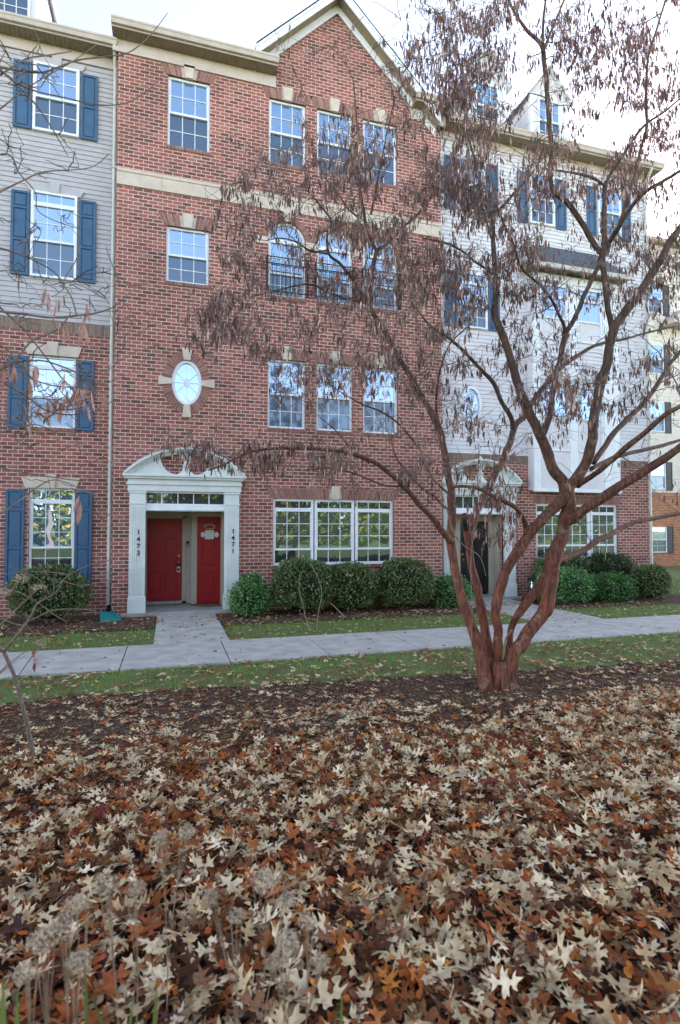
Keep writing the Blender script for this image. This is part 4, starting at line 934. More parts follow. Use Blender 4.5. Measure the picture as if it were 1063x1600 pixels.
def grow(nodes, targets, mb, podlist, seed, mat, r0=.006, jitter=.25, sub=3, subl=.3, podgap=.045, podp=.8, start=.35, zmin=1.6):
    rg = random.Random(seed)
    NP = np.array([tuple(p) for p, _ in nodes]); NR = [r for _, r in nodes]
    order = sorted(range(len(targets)), key=lambda i: np.min(np.sum((NP-np.array(targets[i][0]))**2, 1)))
    for i in order:
        T, dens = targets[i]; T = Vector(T)
        d2 = np.sum((NP-np.array(T))**2, 1)+.5*np.maximum(0, NP[:, 2]-T.z)**2
        a = int(np.argmin(d2)); A = Vector(NP[a]); d = (T-A).length
        if d < .06: continue
        side = (T-A).cross(Vector((rg.uniform(-1, 1), rg.uniform(-1, 1), rg.uniform(-1, 1)))).normalized()
        c = (A+T)/2+side*d*rg.uniform(-jitter, jitter)+Vector((0, 0, .1*d))
        n = max(4, int(d/.09)); pts = []; ra = min(NR[a]*.7, r0*(1+d*1.2)); rads = []
        for k in range(n+1):
            t = k/n; p = A*(1-t)**2+c*2*t*(1-t)+T*t*t
            if 0 < k: p = p+Vector((rg.uniform(-1, 1), rg.uniform(-1, 1), rg.uniform(-1, 1)))*.012
            pts.append(p); rads.append(ra*(1-t)+.0022*t)
        mb.tube(pts, rads, mat, 4, False)
        NP = np.concatenate([NP, np.array([tuple(p) for p in pts[1:]])]); NR += rads[1:]
        runs = [(pts, start)]
        for s in range(sub):
            b = pts[rg.randint(max(1, n//3), n)]
            dirv = Vector((rg.gauss(0, 1), rg.gauss(0, 1), rg.gauss(.15, .5))).normalized(); l = subl*rg.uniform(.5, 1.4)
            q = [b+dirv*l*t+Vector((0, 0, .16*l*math.sin(t*2.2))) for t in (0, .25, .5, .75, 1)]
            q = [p_+Vector((rg.gauss(0, .008), rg.gauss(0, .008), rg.gauss(0, .008))) if m_ else p_ for m_, p_ in enumerate(q)]
            mb.tube(q, [.0034, .003, .0026, .0022, .0018], mat, 3, False); runs.append((q, .1))
        for q, s0_ in runs:
            for k in range(len(q)-1):
                if k/(len(q)-1) < s0_: continue
                seg = q[k+1]-q[k]; m_ = max(1, int(seg.length/podgap))
                for e in range(m_):
                    if rg.random() < podp*dens:
                        b = q[k]+seg*((e+rg.random())/m_)
                        for _ in range(rg.choice((1, 2, 2, 3))):
                            podlist.append(tuple(b+Vector((rg.uniform(-.02, .02), rg.uniform(-.02, .02), rg.uniform(-.05, 0)))))
CL = [(350,505,55,50,15,1),(415,415,55,45,13,1),(395,310,50,30,10,1),(440,255,40,40,6,.7),(535,225,55,60,16,1.2),(690,215,85,110,34,1.2),(650,110,60,50,8,.8),(720,50,60,50,14,1),
 (850,45,140,60,24,1),(960,130,90,110,26,1),(900,270,80,60,16,1),(640,320,130,70,26,1),(720,375,110,80,24,1),(560,480,140,50,22,1),(450,540,90,35,10,.9),(560,575,100,40,14,1),(470,610,60,25,4,.6),
 (640,610,60,70,8,.6),(430,715,130,22,14,1),(315,722,40,20,6,1),(270,690,25,15,2,.6),(760,500,100,80,18,.8),(860,430,100,80,18,.8),(1000,470,70,100,18,.8),(960,600,100,60,16,.7),(870,640,80,60,12,.7),
 (1020,330,60,90,14,.9),(770,620,70,60,8,.6),(780,800,30,50,7,1),(740,120,70,60,10,1),(640,430,90,60,14,1),(500,725,110,35,9,.8),(610,740,60,30,5,.6),(720,740,50,50,5,.5),(1020,200,60,120,14,1),
 (1110,420,60,220,18,1),(850,-60,220,50,22,1),(1080,100,60,150,12,1),(540,380,90,60,12,.9),(700,620,50,60,6,.6),(830,560,60,80,8,.6),(800,330,60,80,10,.9),(930,830,30,40,1,.2),(1040,780,40,40,3,.4),(480,100,60,60,4,.1),(560,60,80,60,6,.15)]
rg = random.Random(11); targets = []
for (cx, cy, sx, sy, n, dn) in CL:
    for _ in range(int(n*(1.1 if cx < 600 else 1.6))):
        px = cx+rg.uniform(-1, 1)*sx; py = cy+rg.uniform(-1, 1)*sy
        yy = rg.gauss(-7.2, .75); yy = min(-5.2, max(-9.4, yy)); targets.append((tuple(at(px, py, yy)), dn))
twigs = MB(); PODS = []
grow(NODES, targets, twigs, PODS, 5, M['twig'], sub=8, subl=.26, podgap=.028, podp=.46)
for pts in ([(650,690,.7),(690,770,.9),(708,830,1.),(725,852,1.),(750,870,.8),(760,900,.5)], [(735,1050,.5),(738,960,.6),(736,880,.6),(742,800,.5),(735,740,.4)], [(800,985,1.6),(790,1000,1.6),(786,1030,1.8)]):
    P = limb_points(pts, -8.0, -7.7); twigs.tube([p for p, _ in P], [r for _, r in P], M['palestem'], 5)
tb_ = []
for _ in range(230):
    px, py = rg.uniform(420, 1090), rg.uniform(-60, 780)
    if px < 620 and py < 200: continue
    tb_.append((tuple(at(px, py, rg.gauss(-7.3, .8))), .12))
grow(NODES, tb_, twigs, PODS, 15, M['twig'], sub=3, subl=.3, podgap=.05, podp=.5, r0=.004)
twigs.build('twigs', RB)
pods_mesh('seed_pods', PODS, M['pod'], RB, .092)
print('PODS', len(PODS), 'targets', len(targets))
rl = MB(); c0 = at(677, 384, -6.6)
for j in range(3):
    d = Vector((math.cos(j*2), .3, -1.2)).normalized()*.07; rl.prism([(c0.x, c0.z), (c0.x+.02+d.x*.3, c0.z-.025), (c0.x+d.x, c0.z+d.z), (c0.x-.02+d.x*.3, c0.z-.03)], c0.y+j*.01, c0.y+j*.01+.002, M['redpod'])
rl.mats = [basic('orange_leaf', (206, 92, 34), (180, 74, 26))]; rl.m = [0]*len(rl.f)
lf = rl.build('last_leaf', RB)

# ================================================================ near tree at the left edge
LT = thing('pod_tree', 'thin branched tree reaching in from the left edge with a few reddish pods', 'tree', (-3.3, -9.9, .2))
YL = -10.1
t2 = MB(); ND2 = []
tb = Vector((-3.3, -9.9, th(-9.9)))
def limb2(L, y0, y1, root=None):
    P = limb_points(L, y0, y1)
    if root is not None:
        r0 = P[0][1]*1.5; A = Vector(root); Bv = P[0][0]; pre = [(A*(1-t)+Bv*t+Vector((0, 0, .15*math.sin(t*3.14))), r0*(1-t)+P[0][1]*t) for t in (0, .2, .4, .6, .8)]
        P = pre+P
    t2.tube([p for p, _ in P], [r for _, r in P], M['stem'], 6)
    for p, r in P[len(P)//4:]: ND2.append((p, r))
tp = [tb+Vector((.05*math.sin(z*1.7), .05*math.cos(z), z)) for z in np.arange(0, 5.2, .3)]
t2.tube(tp, [.075*(1-i/22) for i in range(len(tp))], M['stem'], 10)
def rootz(z): return tuple(tp[min(len(tp)-1, int(z/.3))])
B2 = [([(-50,150,2),(8,112,1.8),(40,92,1.5),(75,86,1.2),(112,80,.8)], -10.1, -9.9, 3.6),
 ([(-40,95,2),(0,105,1.8),(60,113,1.7),(90,105,1.5),(120,94,1.4),(165,88,1.2),(200,82,1),(232,58,.8),(262,20,.5)], -10.0, -9.6, 3.9),
 ([(-30,100,2),(8,115,1.8),(30,136,1.6),(55,162,1.5),(75,190,1.2),(90,215,1),(106,243,.7)], -10.1, -9.9, 3.4),
 ([(-30,60,1.8),(8,116,1.6),(50,140,1.4),(100,152,1.2),(150,163,1.1),(185,163,1),(210,155,.9),(245,128,.7),(262,100,.5)], -10.2, -10, 3.8),
 ([(-40,195,1.6),(0,170,1.4),(30,146,1.2),(70,120,1),(110,98,.8),(150,70,.5)], -10., -9.8, 3.),
 ([(-50,470,2),(0,486,1.9),(40,491,1.8),(80,496,1.7),(120,493,1.6),(150,489,1.4),(180,478,1.2),(205,455,.8),(235,440,.5)], -10.1, -9.8, 2.2),
 ([(120,493,1.4),(112,465,1.3),(100,440,1.1),(118,408,1),(125,385,.8)], -9.95, -9.8, None),
 ([(-40,600,2.2),(0,578,2.1),(25,560,2),(50,532,1.8),(75,522,1.6),(95,510,1.4),(110,490,1)], -10.2, -10, 1.9),
 ([(-40,440,1.8),(0,480,1.7),(35,512,1.5),(50,530,1.4),(75,562,1.3),(98,592,1.1),(120,612,.8)], -9.9, -9.7, 2.4),
 ([(-40,560,1.8),(0,566,1.7),(60,563,1.5),(90,570,1.4),(120,582,1.2),(160,600,.8)], -10.2, -10, 2.),
 ([(-40,610,2),(0,597,1.8),(40,618,1.6),(70,640,1.4),(110,648,1.2),(150,640,1),(178,625,.7)], -10., -9.7, 1.8),
 ([(-40,520,1.8),(10,545,1.6),(30,570,1.4),(60,596,1.2),(120,605,1),(190,590,.8),(230,560,.5)], -10.1, -9.7, 2.1),
 ([(-40,690,1.8),(0,676,1.6),(30,668,1.4),(60,664,1.1),(95,680,.7)], -10.1, -10, 1.6),
 ([(-40,720,1.6),(20,735,1.3),(80,745,1.1),(130,750,.9),(165,735,.6)], -10.1, -9.9, 1.5),
 ([(-50,260,1.8),(10,240,1.5),(30,270,1.3),(55,300,1.1),(60,330,.9),(100,350,.7),(140,360,.5)], -10., -9.8, 2.9),
 ([(-50,330,1.8),(0,300,1.5),(40,280,1.3),(70,268,1.1),(140,262,.8),(170,240,.5)], -10.2, -10, 2.8),
 ([(-50,380,1.8),(10,390,1.5),(60,410,1.3),(90,430,1.1),(100,450,.9)], -10.2, -10.1, 2.5),
 ([(-30,820,1.5),(20,790,1.3),(60,760,1.2),(90,750,.9),(140,770,.6)], -10.2, -10, 1.3)]
for L, y0, y1, rz in B2: limb2(L, y0, y1, rootz(rz) if rz is not None else None)
tg2 = []
for (cx, cy, sx, sy, n, dn) in ((70,600,80,50,26,.9),(30,680,40,40,10,.9),(90,470,90,50,16,.4),(60,400,60,60,8,.3),(110,630,60,30,10,.9),(60,150,90,90,12,.1),(200,500,60,60,8,.2),(60,320,80,60,8,.1),(90,760,80,60,10,.15)):
    for _ in range(n): tg2.append((tuple(at(cx+rg.uniform(-1, 1)*sx, cy+rg.uniform(-1, 1)*sy, rg.uniform(-10.5, -9.5))), dn))
PD2 = []; grow(ND2, tg2, t2, PD2, 8, M['twig'], r0=.003, sub=2, subl=.12, podgap=.04, podp=.5, jitter=.3)
t2.build('trunk', LT, smooth=True)
for i_, p_ in enumerate(PD2[:99]): pods_mesh('seed_pod', [p_], M['redpod'], LT, .105, 9+i_)
# thin pale whips crossing the facade
for lbl, LL, ya in (('long bare pale whip curving up before the upper left brick windows', ([(150,1010,.5)],), -9),): pass

# ================================================================ sapling at the left
SP = thing('sapling', 'slim grey sapling with bare crossing twigs in the leaves at lower left', 'sapling', (-1.15, -8.25, .08)); YS = -8.3
s = MB(); S_L = [([(56,1212,5.2),(50,1170,4.6),(41,1125,4.2),(33,1095,3.8),(24,1060,3.6),(14,1036,3.4),(6,1018,3.2)], YS, -8.4),
 ([(6,1018,2.8),(22,998,2.4),(38,978,2.2),(50,960,2),(60,942,1.8),(85,928,1.6),(98,908,1.3),(112,896,1.2),(138,884,1),(165,878,.8),(185,865,.6)], -8.4, -8.6),
 ([(6,1018,2.4),(-10,1008,2),(-40,1000,1.6)], -8.4, -8.6), ([(14,1036,1.6),(0,1050,1.3),(-20,1068,1)], -8.4, -8.7),
 ([(28,1058,1.3),(40,1040,1.2),(52,1024,1.1),(62,1012,.8)], -8.4, -8.1), ([(38,978,1.4),(20,974,1.3),(0,966,1.1),(-30,960,1)], -8.4, -8.3),
 ([(36,976,1.2),(80,955,1.2),(120,952,1),(150,955,.8)], -8.4, -8.2), ([(60,942,1.2),(84,960,1.1),(105,972,.9)], -8.5, -8.3),
 ([(83,930,1.2),(84,912,1.1),(75,900,1),(60,880,.7)], -8.5, -8.6), ([(60,942,1.2),(30,926,1.2),(0,918,1)], -8.4, -8.8),
 ([(98,908,1),(130,915,.9),(175,905,.7)], -8.5, -8.3), ([(80,935,1),(60,905,.9),(0,880,.8)], -8.5, -8.7), ([(110,898,.9),(60,893,.8),(0,898,.7)], -8.5, -8.2), ([(40,975,1.2),(60,1000,.9),(70,1010,.7)], -8.4, -8.2)]
for L, y0, y1 in S_L:
    P = limb_points(L, y0, y1); s.tube([p for p, _ in P], [r for _, r in P], M['stem'], 7)
s.build('stem', SP, smooth=True)
k = MB()
for (px, py) in ((52, 1020), (56, 1035), (53, 1042)):
    c = at(px, py, -8.15); k.prism([(c.x, c.z+.04), (c.x+.014, c.z+.01), (c.x+.008, c.z-.05), (c.x-.012, c.z-.01)], c.y, c.y+.004, M['redpod'])
k.build('dry_leaf', SP)

# dried seed heads and weeds in the foreground
def headmesh(mb, c, r, n, rg):
    for _ in range(n):
        d = Vector((rg.gauss(0, 1), rg.gauss(0, 1), rg.gauss(0, 1))).normalized(); p = c+Vector((d.x*r*rg.uniform(.4, 1), d.y*r*rg.uniform(.4, 1), d.z*r*.65*rg.uniform(.4, 1)))
        a = Vector((rg.gauss(0, 1), rg.gauss(0, 1), rg.gauss(0, 1))).normalized(); b = a.cross(d).normalized(); s_ = r*rg.uniform(.07, .15)
        mb.add([p, p+a*s_, p+a*s_*.7+b*s_+d*s_*.3, p+b*s_], [(0, 1, 2, 3)], M['petal'])
def weed(label, base, heads, y, r=.033, n=330, seed=1, name='dried_wildflower', cat_='dried flower'):
    rg = random.Random(seed); b = Vector(base); o = thing(name, label, cat_, tuple(b), 'dried seed heads in the foreground')
    st_ = MB(); hd = []
    for (px, py, sc) in heads:
        c = at(px, py, y+rg.uniform(-.05, .05)); m_ = (b+c)/2+Vector((rg.uniform(-.04, .04), rg.uniform(-.03, .03), .02))
        pts = [b*(1-t)**2+m_*2*t*(1-t)+c*t*t for t in [i/7 for i in range(8)]]
        st_.tube(pts, [.0018*(1-.5*i/7) for i in range(8)], M['palestem'], 5)
        for q in range(4):
            e = c+Vector((rg.uniform(-1, 1), rg.uniform(-1, 1), rg.uniform(0, .6)))*r*sc*.8; st_.tube([pts[5], (pts[5]+e)/2, e], .001, M['palestem'], 3)
        hd.append((c, r*sc))
    so = st_.build('stem', o)
    for c, rr in hd:
        h_ = MB(); headmesh(h_, c, rr, n, rg); h_.build('seed_head', o)
def gp(px, y): p = at(px, 1500, y); return (p.x, y, th(y, p.x))
weed('tall dried flower cluster with a round pale head, lower centre left', gp(390, -12.0), [(415,1378,1.25),(450,1405,.8),(370,1432,.8),(330,1398,.7)], -12.0, seed=1)
weed('dried flower with tattered grey bracts near the lower left', gp(190, -12.05), [(165,1382,1),(212,1388,.8),(120,1412,.9)], -12.05, seed=2)
weed('low dried flowers with fluffy heads in the bottom left corner', gp(90, -12.1), [(70,1468,1.1),(125,1500,.9),(100,1440,.8),(40,1520,.8)], -12.1, seed=3)
weed('dried flowers with two grey heads among leaves at bottom centre', gp(460, -12.1), [(450,1470,1),(480,1440,.8),(500,1500,.7),(435,1500,.8)], -12.1, seed=4)
weed('pair of pale dried heads above the leaves left of centre', gp(262, -11.6), [(250,1306,.9),(292,1302,1.)], -11.5, r=.03, seed=5)
weed('papery dried flower heads at the left edge before the boxwood', (-2.0, -9.6, .2), [(32,905,1),(60,918,.9),(6,925,.9),(-10,900,.8),(66,1004,.7)], -9.7, r=.055, n=130, seed=6)
def blades(label, base, tips, y, cols, w_=.006, seed=1):
    rg = random.Random(seed); mb = MB(); b = Vector(base)
    for i, (px, py) in enumerate(tips):
        c = at(px, py, y+rg.uniform(-.06, .06)); b2 = b+Vector((rg.uniform(-.03, .03), rg.uniform(-.03, .03), 0)); m_ = (b2+c)/2+Vector((rg.uniform(-.05, .05), 0, .09)); c = c+Vector((rg.uniform(-.06, .06), 0, -.02)); mm = cols[i % len(cols)]
        pts = [b2*(1-t)**2+m_*2*t*(1-t)+c*t*t for t in [q/8 for q in range(9)]]
        for q in range(8):
            w0 = w_*(1-abs(q/8-.4)); w1 = w_*(1-abs((q+1)/8-.4))*(1 if q < 7 else .05); sx = Vector((1, .3, 0))
            mb.add([pts[q]-sx*w0, pts[q]+sx*w0, pts[q+1]+sx*w1, pts[q+1]-sx*w1], [(0, 1, 2, 3)], mm)
            mb.add([pts[q]-sx*w0+Vector((0, .0015, 0)), pts[q+1]-sx*w1+Vector((0, .0015, 0)), pts[q+1]+sx*w1+Vector((0, .0015, 0)), pts[q]+sx*w0+Vector((0, .0015, 0))], [(0, 1, 2, 3)], mm)
    return tag(mb.build('grass_tuft'), label, 'grass tuft', 'grass tufts in the foreground')
M['lime'] = basic('lime_grass', (116, 128, 64), (92, 104, 48), rough=.5); M['olive'] = basic('olive_grass', (104, 106, 48), (84, 80, 38), rough=.6)
blades('lime green grass blades at the bottom edge, left of centre', gp(240, -12.3), [(247,1505),(262,1560),(215,1530),(285,1572)], -12.25, [M['lime']], seed=1)
blades('broad olive blades low in front of the leaves at bottom centre', gp(510, -12.35), [(500,1560),(525,1535),(545,1565),(470,1575)], -12.3, [M['olive'], M['lime']], .008, seed=2)
blades('dull green blades in the bottom left corner', gp(20, -12.3), [(12,1530),(45,1560),(-10,1510)], -12.25, [M['lime'], M['olive']], .009, seed=3)
blades('tall grey green stalks left of the lime blades', gp(185, -12.2), [(178,1480),(170,1530)], -12.15, [M['olive']], .006, seed=4)
# bare whips before the shrubs
WS = thing('bare_whip', 'thin pale bare shoots rising before the largest boxwood ball', 'shoots', (2.2, -4.6, .0))
s = MB()
for L in ([(486,986,1.2),(478,966,1.2),(474,945,1.1),(468,925,1),(468,898,.8)], [(495,988,1.1),(497,960,1.1),(503,930,1),(498,905,.9),(485,880,.7)], [(486,986,1),(470,968,1),(455,973,.8)], [(500,985,.8),(508,1005,.8),(524,1030,.9)], [(524,1030,.9),(512,1012,.8),(505,1000,.7),(495,985,.8)], [(540,965,1.3),(525,950,1.2),(516,942,.8)]):
    P = limb_points(L, -3.2, -2.6); s.tube([p for p, _ in P], [r*.6 for _, r in P], M['palestem'], 5)
s.build('stem', WS)

# ================================================================ ground cover
def oakleaf(var):
    rg = random.Random(var); V = []; F_ = []
    ka, kb, kc, kd = rg.uniform(-.5, 1.3), rg.uniform(-.3, 1.), rg.uniform(-.9, .9), rg.uniform(-.5, .5)
    bend = rg.uniform(-.3, .3); wd = rg.uniform(.6, 1.05)
    def h(x, y): return ka*x*x+kb*y*y*.7+kc*x*y+kd*y*y*y+.22*max(0, abs(x)-.2)*ls
    for sg in (-1, 1):
        ls = rg.uniform(-1, 1.6)
        P = [(.015, -.46), (.07, -.35), (.27, -.38), (.2, -.27), (.065, -.2), (.075, -.08), (.3, -.1), (.45, -.02), (.33, .04), (.4, .16), (.2, .12), (.08, .15), (.08, .22), (.2, .28), (.3, .4), (.15, .38), (.08, .42), (.0, .62)]
        P = [(x*wd*(1+rg.uniform(-.16, .16)), y+(rg.uniform(-.03, .03) if 0 < k < 17 else 0)) for k, (x, y) in enumerate(P)]
        mid = [(0, .4), (0, .18), (0, -.08), (0, -.3), (0, -.46)]
        poly = P+mid; k0 = len(V)
        for x, y in poly: V.append((sg*x+bend*y*y, y, h(x, y)))
        for t in tessellate_polygon([[Vector((x, y, 0)) for x, y in poly]]): F_.append(tuple(a+k0 for a in t))
    k0 = len(V); V += [(-.012+bend*.2, -.45, h(0, -.45)), (.012+bend*.2, -.45, h(0, -.45)), (bend*.5+rg.uniform(-.05, .05), -.74, h(0, -.5)+.03)]; F_.append((k0, k0+1, k0+2))
    return np.array(V), np.array(F_)
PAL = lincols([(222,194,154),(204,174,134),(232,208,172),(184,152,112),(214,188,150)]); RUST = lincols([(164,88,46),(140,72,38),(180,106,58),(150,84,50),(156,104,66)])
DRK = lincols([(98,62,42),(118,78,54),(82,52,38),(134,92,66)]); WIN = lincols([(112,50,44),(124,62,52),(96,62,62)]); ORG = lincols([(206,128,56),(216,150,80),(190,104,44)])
def leafdensity(x, y):
    nz = noise.noise((x*1.1+4, y*1.1, 0)); n2 = noise.noise((x*3, y*3, 5))
    if y > -5.1:
        if -3.4 > y: return 5 if noise.noise((x*2, y*2, 2)) > -.3 else 1       # on the walk
        return 45+30*n2 if y > -1.9 else 26+20*n2
    if y > bedtop(x): return 62+70*nz+45*n2
    f = min(1, max(0, (-7.5+.08*(x-3)-y+1.2*nz+1.*n2)/2.6)); d = 62+130*max(0, n2+nz)+700*f*f*(3-2*f)
    r = math.hypot((x-3.7)*.8, y+7.5)
    if r < 1.15 and y > -8.4: d *= .25+.3*max(0, r-.6)
    if x > 4.9 and y > -8.6: d = max(d, 150*max(0, .35+nz+n2*.5)*min(1, (x-4.9)/.7))
    if x < 1.5 and y > -7.6: d = max(d, 30+110*max(0, nz+.1))
    return d
rgn = np.random.default_rng(21); T = [oakleaf(i) for i in range(24)]
pos = []; MAXD = 440
Ntry = 190000; xx = rgn.uniform(-5, 12, Ntry); yy = rgn.uniform(-12.9, -.3, Ntry); keep = []
area = 17*12.6; perm = Ntry/area
for i in range(Ntry):
    x, y = xx[i], yy[i]; w_ = x*math.sin(YAW)+(y+13.4)*math.cos(YAW)
    if w_ < .35: continue
    q = pixx(x, y)
    if q < -160 or q > 1230: continue
    if y > -.45 and -1 < x < 1.7: continue
    if rgn.random() < leafdensity(x, y)/perm: keep.append(i)
xx = xx[keep]; yy = yy[keep]; k = len(xx); print('LEAVES', k)
# full extra layer near the camera where the litter is deep
zz = np.array([th(b, a) for a, b in zip(xx, yy)]); deep = np.clip((-8.0-yy)/1.2, 0, 1)
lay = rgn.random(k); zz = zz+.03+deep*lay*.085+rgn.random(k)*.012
sz = np.where(yy > -6.3, .082, .107-.002*deep)*(rgn.random(k)*.6+.65)
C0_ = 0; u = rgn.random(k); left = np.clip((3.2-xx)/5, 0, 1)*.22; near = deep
pp = np.where(yy > -8.3, .7, .42)-left*.6; pp = pp+np.where(deep > .3, (lay-.5)*.5, 0); pp = np.clip(pp, .05, .95)  # deep litter: lower leaves less often pale, painting in shade between leaves
C = np.empty((k, 3))
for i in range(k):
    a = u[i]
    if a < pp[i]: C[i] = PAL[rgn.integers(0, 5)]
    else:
        b = (a-pp[i])/(1-pp[i]); b = b if deep[i] < .3 or lay[i] > .4 else .4+b*.5; src = RUST if b < .52 else DRK if b < .84 else WIN if b < .9 else ORG if b < .96 else PAL  # low leaves pushed to darker browns, shaded gaps put into leaf colour
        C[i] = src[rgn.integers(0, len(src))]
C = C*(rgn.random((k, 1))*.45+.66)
VV, FF, CC = [], [], []; off = 0; var = rgn.integers(0, 24, k)
for t in range(24):
    m_ = var == t; n_ = int(m_.sum())
    tilt = .16+.32*deep[m_]
    R_ = rots(rgn.random(n_)*6.28, rgn.normal(0, .8, n_)*tilt, rgn.normal(0, 1, n_)*tilt+np.where(rgn.random(n_) < .25, np.pi, 0))
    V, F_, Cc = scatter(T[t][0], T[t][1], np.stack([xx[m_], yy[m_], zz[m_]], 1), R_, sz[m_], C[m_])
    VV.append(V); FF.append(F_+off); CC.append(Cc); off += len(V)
# small narrow leaves, torn scraps and fallen pods between the oak leaves
def scrap(v_):
    rg = random.Random(100+v_); a = rg.uniform(.12, .42); c = rg.uniform(-.5, .9); P = [(0, -.5), (a*.8, -.25), (a, .05), (a*rg.uniform(.4, .9), .3), (0, .5), (-a*rg.uniform(.3, .9), .28), (-a, 0), (-a*.7, -.3)]
    V = [(x, y, c*x*x*2+.4*c*y*y) for x, y in P]+[(0, .1, -.03), (0, -.2, -.02)]
    return np.array(V), np.array([(0, 1, 9), (1, 2, 9), (2, 8, 9), (2, 3, 8), (3, 4, 8), (4, 5, 8), (5, 6, 8), (6, 9, 8), (6, 7, 9), (7, 0, 9)])
sx_ = rgn.integers(0, k, int(k*.9)); sxx = xx[sx_]+rgn.normal(0, .12, len(sx_)); syy = yy[sx_]+rgn.normal(0, .12, len(sx_))
okk = ~((syy > -.5) & (sxx > -1) & (sxx < 1.7)); sxx = sxx[okk]; syy = syy[okk]; szz = zz[sx_][okk]; n_ = len(sxx)
SPAL = np.concatenate([PAL[[1, 3]], RUST, DRK, ORG[:1]]); sc_ = SPAL[rgn.integers(0, len(SPAL), n_)]*(rgn.random((n_, 1))*.5+.6); sv = rgn.integers(0, 6, n_)
for t in range(6):
    m_ = sv == t; q_ = int(m_.sum()); S_ = scrap(t)
    V, F_, Cc = scatter(S_[0], S_[1], np.stack([sxx[m_], syy[m_], szz[m_]+.004], 1), rots(rgn.random(q_)*6.28, rgn.normal(0, .35, q_), rgn.normal(0, .4, q_)), .018+.03*rgn.random(q_)**1.5, sc_[m_])
    VV.append(V); FF.append(F_+off); CC.append(Cc); off += len(V)
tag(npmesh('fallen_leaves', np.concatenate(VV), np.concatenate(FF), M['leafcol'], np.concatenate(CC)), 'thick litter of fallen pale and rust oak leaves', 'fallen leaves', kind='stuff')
# mulch chips
n = 46000; cx = rgn.uniform(-3.5, 10, n); cy = rgn.uniform(-9.6, -6.1, n); ok = np.array([b < bedtop(a)-.02 and -150 < pixx(a, b) < 1200 for a, b in zip(cx, cy)]); cx, cy = cx[ok], cy[ok]
fx_ = rgn.uniform(-5, 14.4, 9000); fy_ = rgn.uniform(-1.75, -.1, 9000); ok = ((fx_ < -.3) | (fx_ > 1.1)) & ((fx_ < 7.3) | (fx_ > 9.1)); cx = np.concatenate([cx, fx_[ok]]); cy = np.concatenate([cy, fy_[ok]])
n = len(cx); cz = np.array([th(b, a) for a, b in zip(cx, cy)])+.022+rgn.random(n)*.02
tv = [(-.5, -.12, 0), (.5, -.14, 0), (.5, .12, .03), (-.5, .1, 0), (-.45, 0, .14), (.45, 0, .16)]; tf = [(0, 1, 5, 4), (2, 3, 4, 5), (1, 2, 5, 5), (3, 0, 4, 4)]
tf = [(0, 1, 5), (0, 5, 4), (2, 3, 4), (2, 4, 5), (1, 2, 5), (3, 0, 4)]
R_ = rots(rgn.random(n)*6.28, rgn.normal(0, .35, n), rgn.normal(0, .35, n)); C = lincols([(108,80,62),(86,62,50),(130,100,78),(66,50,42),(154,126,100)])[rgn.integers(0, 5, n)]
V, F_, Cc = scatter(tv, tf, np.stack([cx, cy, cz], 1), R_, .034*(rgn.random(n)*.9+.5), C)
tag(npmesh('mulch_chips', V, F_, M['chipcol'], Cc), 'dark shredded bark mulch around the tree', 'mulch', kind='stuff')
# grass
n = 120000; gx = rgn.uniform(-7, 22, n); gy = rgn.uniform(-7.3, 4, n)
def gok(x, y):
    if not (-60 < pixx(x, y) < 1120): return False
    if x > 14.5 and y > -3.4: return True
    if -3.42 < y < bedlow(x)+.02 and not (-.27 < x < 1.05) and not (7.37 < x < 9.05): return y < -1.6
    return bedtop(x)-.05-.5*max(0, noise.noise((x*1.7, 4, 1))+.15)*((x*7919+y*104729) % 1) < y < -5.07 and noise.noise((x*2.3, y*2.3, 8)) > -.32-(.25 if y > -5.6 else 0)
ok = np.array([gok(a, b) for a, b in zip(gx, gy)]); gx, gy = gx[ok], gy[ok]; n = len(gx); print('GRASS', n)
tv = [(-.09, 0, 0), (.09, 0, 0), (.06, .12, .55), (-.06, .12, .55), (0, .35, 1)]; tf = [(0, 1, 2), (0, 2, 3), (3, 2, 4)]
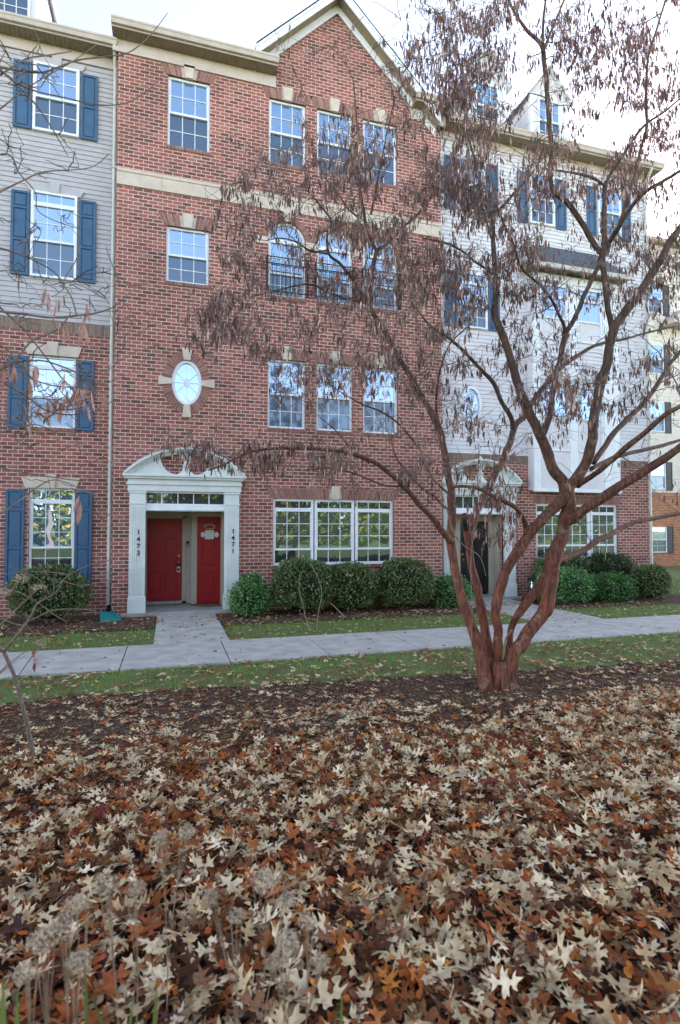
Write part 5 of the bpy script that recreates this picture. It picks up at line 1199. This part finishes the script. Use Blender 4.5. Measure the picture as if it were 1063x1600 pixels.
R_ = rots(rgn.random(n)*6.28, rgn.normal(0, .35, n), rgn.normal(0, .35, n)); C = lincols([(100,136,54),(122,158,66),(84,116,48),(142,152,80),(106,138,56),(150,140,92)])[rgn.integers(0, 6, n)]
V, F_, Cc = scatter(tv, tf, np.stack([gx, gy, np.array([th(b, a) for a, b in zip(gx, gy)])-.003], 1), R_, .055*(rgn.random(n)*.7+.6), C)
tag(npmesh('grass', V, F_, M['grasscol'], Cc), 'short green lawn grass beside the sidewalk', 'grass', kind='stuff')

# ================================================================ wood across the green behind the camera (seen in the window glass)
rgw = np.random.default_rng(5); wt = MB(); P_ = []
for i in range(44):
    x = -45+i*2.4+rgw.normal(0, 1); y = -44+rgw.normal(0, 4); h_ = 12+rgw.random()*7
    wt.tube([(x, y, 0), (x+.2, y, h_*.5), (x+rgw.normal(0, .5), y, h_)], [.25, .16, .04], M['stem'], 6, False)
    for b in range(16):
        a = rgw.random()*6.28; z0 = h_*(.3+.042*b); wt.tube([(x, y, z0), (x+1.6*math.cos(a), y+1.6*math.sin(a), z0+1.4), (x+2.6*math.cos(a), y+2.6*math.sin(a), z0+2.8)], [.08, .05, .02], M['stem'], 4, False)
    nb_ = 12 if rgw.random() < .75 else 6
    for b in range(nb_):
        c = np.array([x+rgw.normal(0, 1.7), y+rgw.normal(0, 1.6), 1+8.5*rgw.random()**1.2]); P_.append(c+rgw.normal(0, 1, (230, 3))*np.array([1.3, 1.2, 1.0]))
P_ = np.concatenate(P_); n = len(P_); C = lincols([(110,124,40),(136,142,46),(80,100,38),(160,130,46),(90,106,44),(60,80,34)])[rgw.integers(0, 6, n)]
V, F_, Cc = scatter([(-.5, 0, -.4), (.5, 0, -.3), (.4, .1, .4), (-.4, .1, .5)], [(0, 1, 2, 3)], P_, rots(rgw.random(n)*6.28, rgw.normal(0, .8, n), rgw.normal(0, .8, n)), .34*(rgw.random(n)*.6+.6), C)
wf = npmesh('distant_wood', V, F_, M['treecol'], Cc); tag(wf, 'yellow green autumn wood reflected in the ground floor windows', 'woodland', kind='stuff')
tag(wt.build('distant_wood_trunks'), 'bare trunks and limbs of the wood reflected in the windows', 'woodland', kind='stuff')
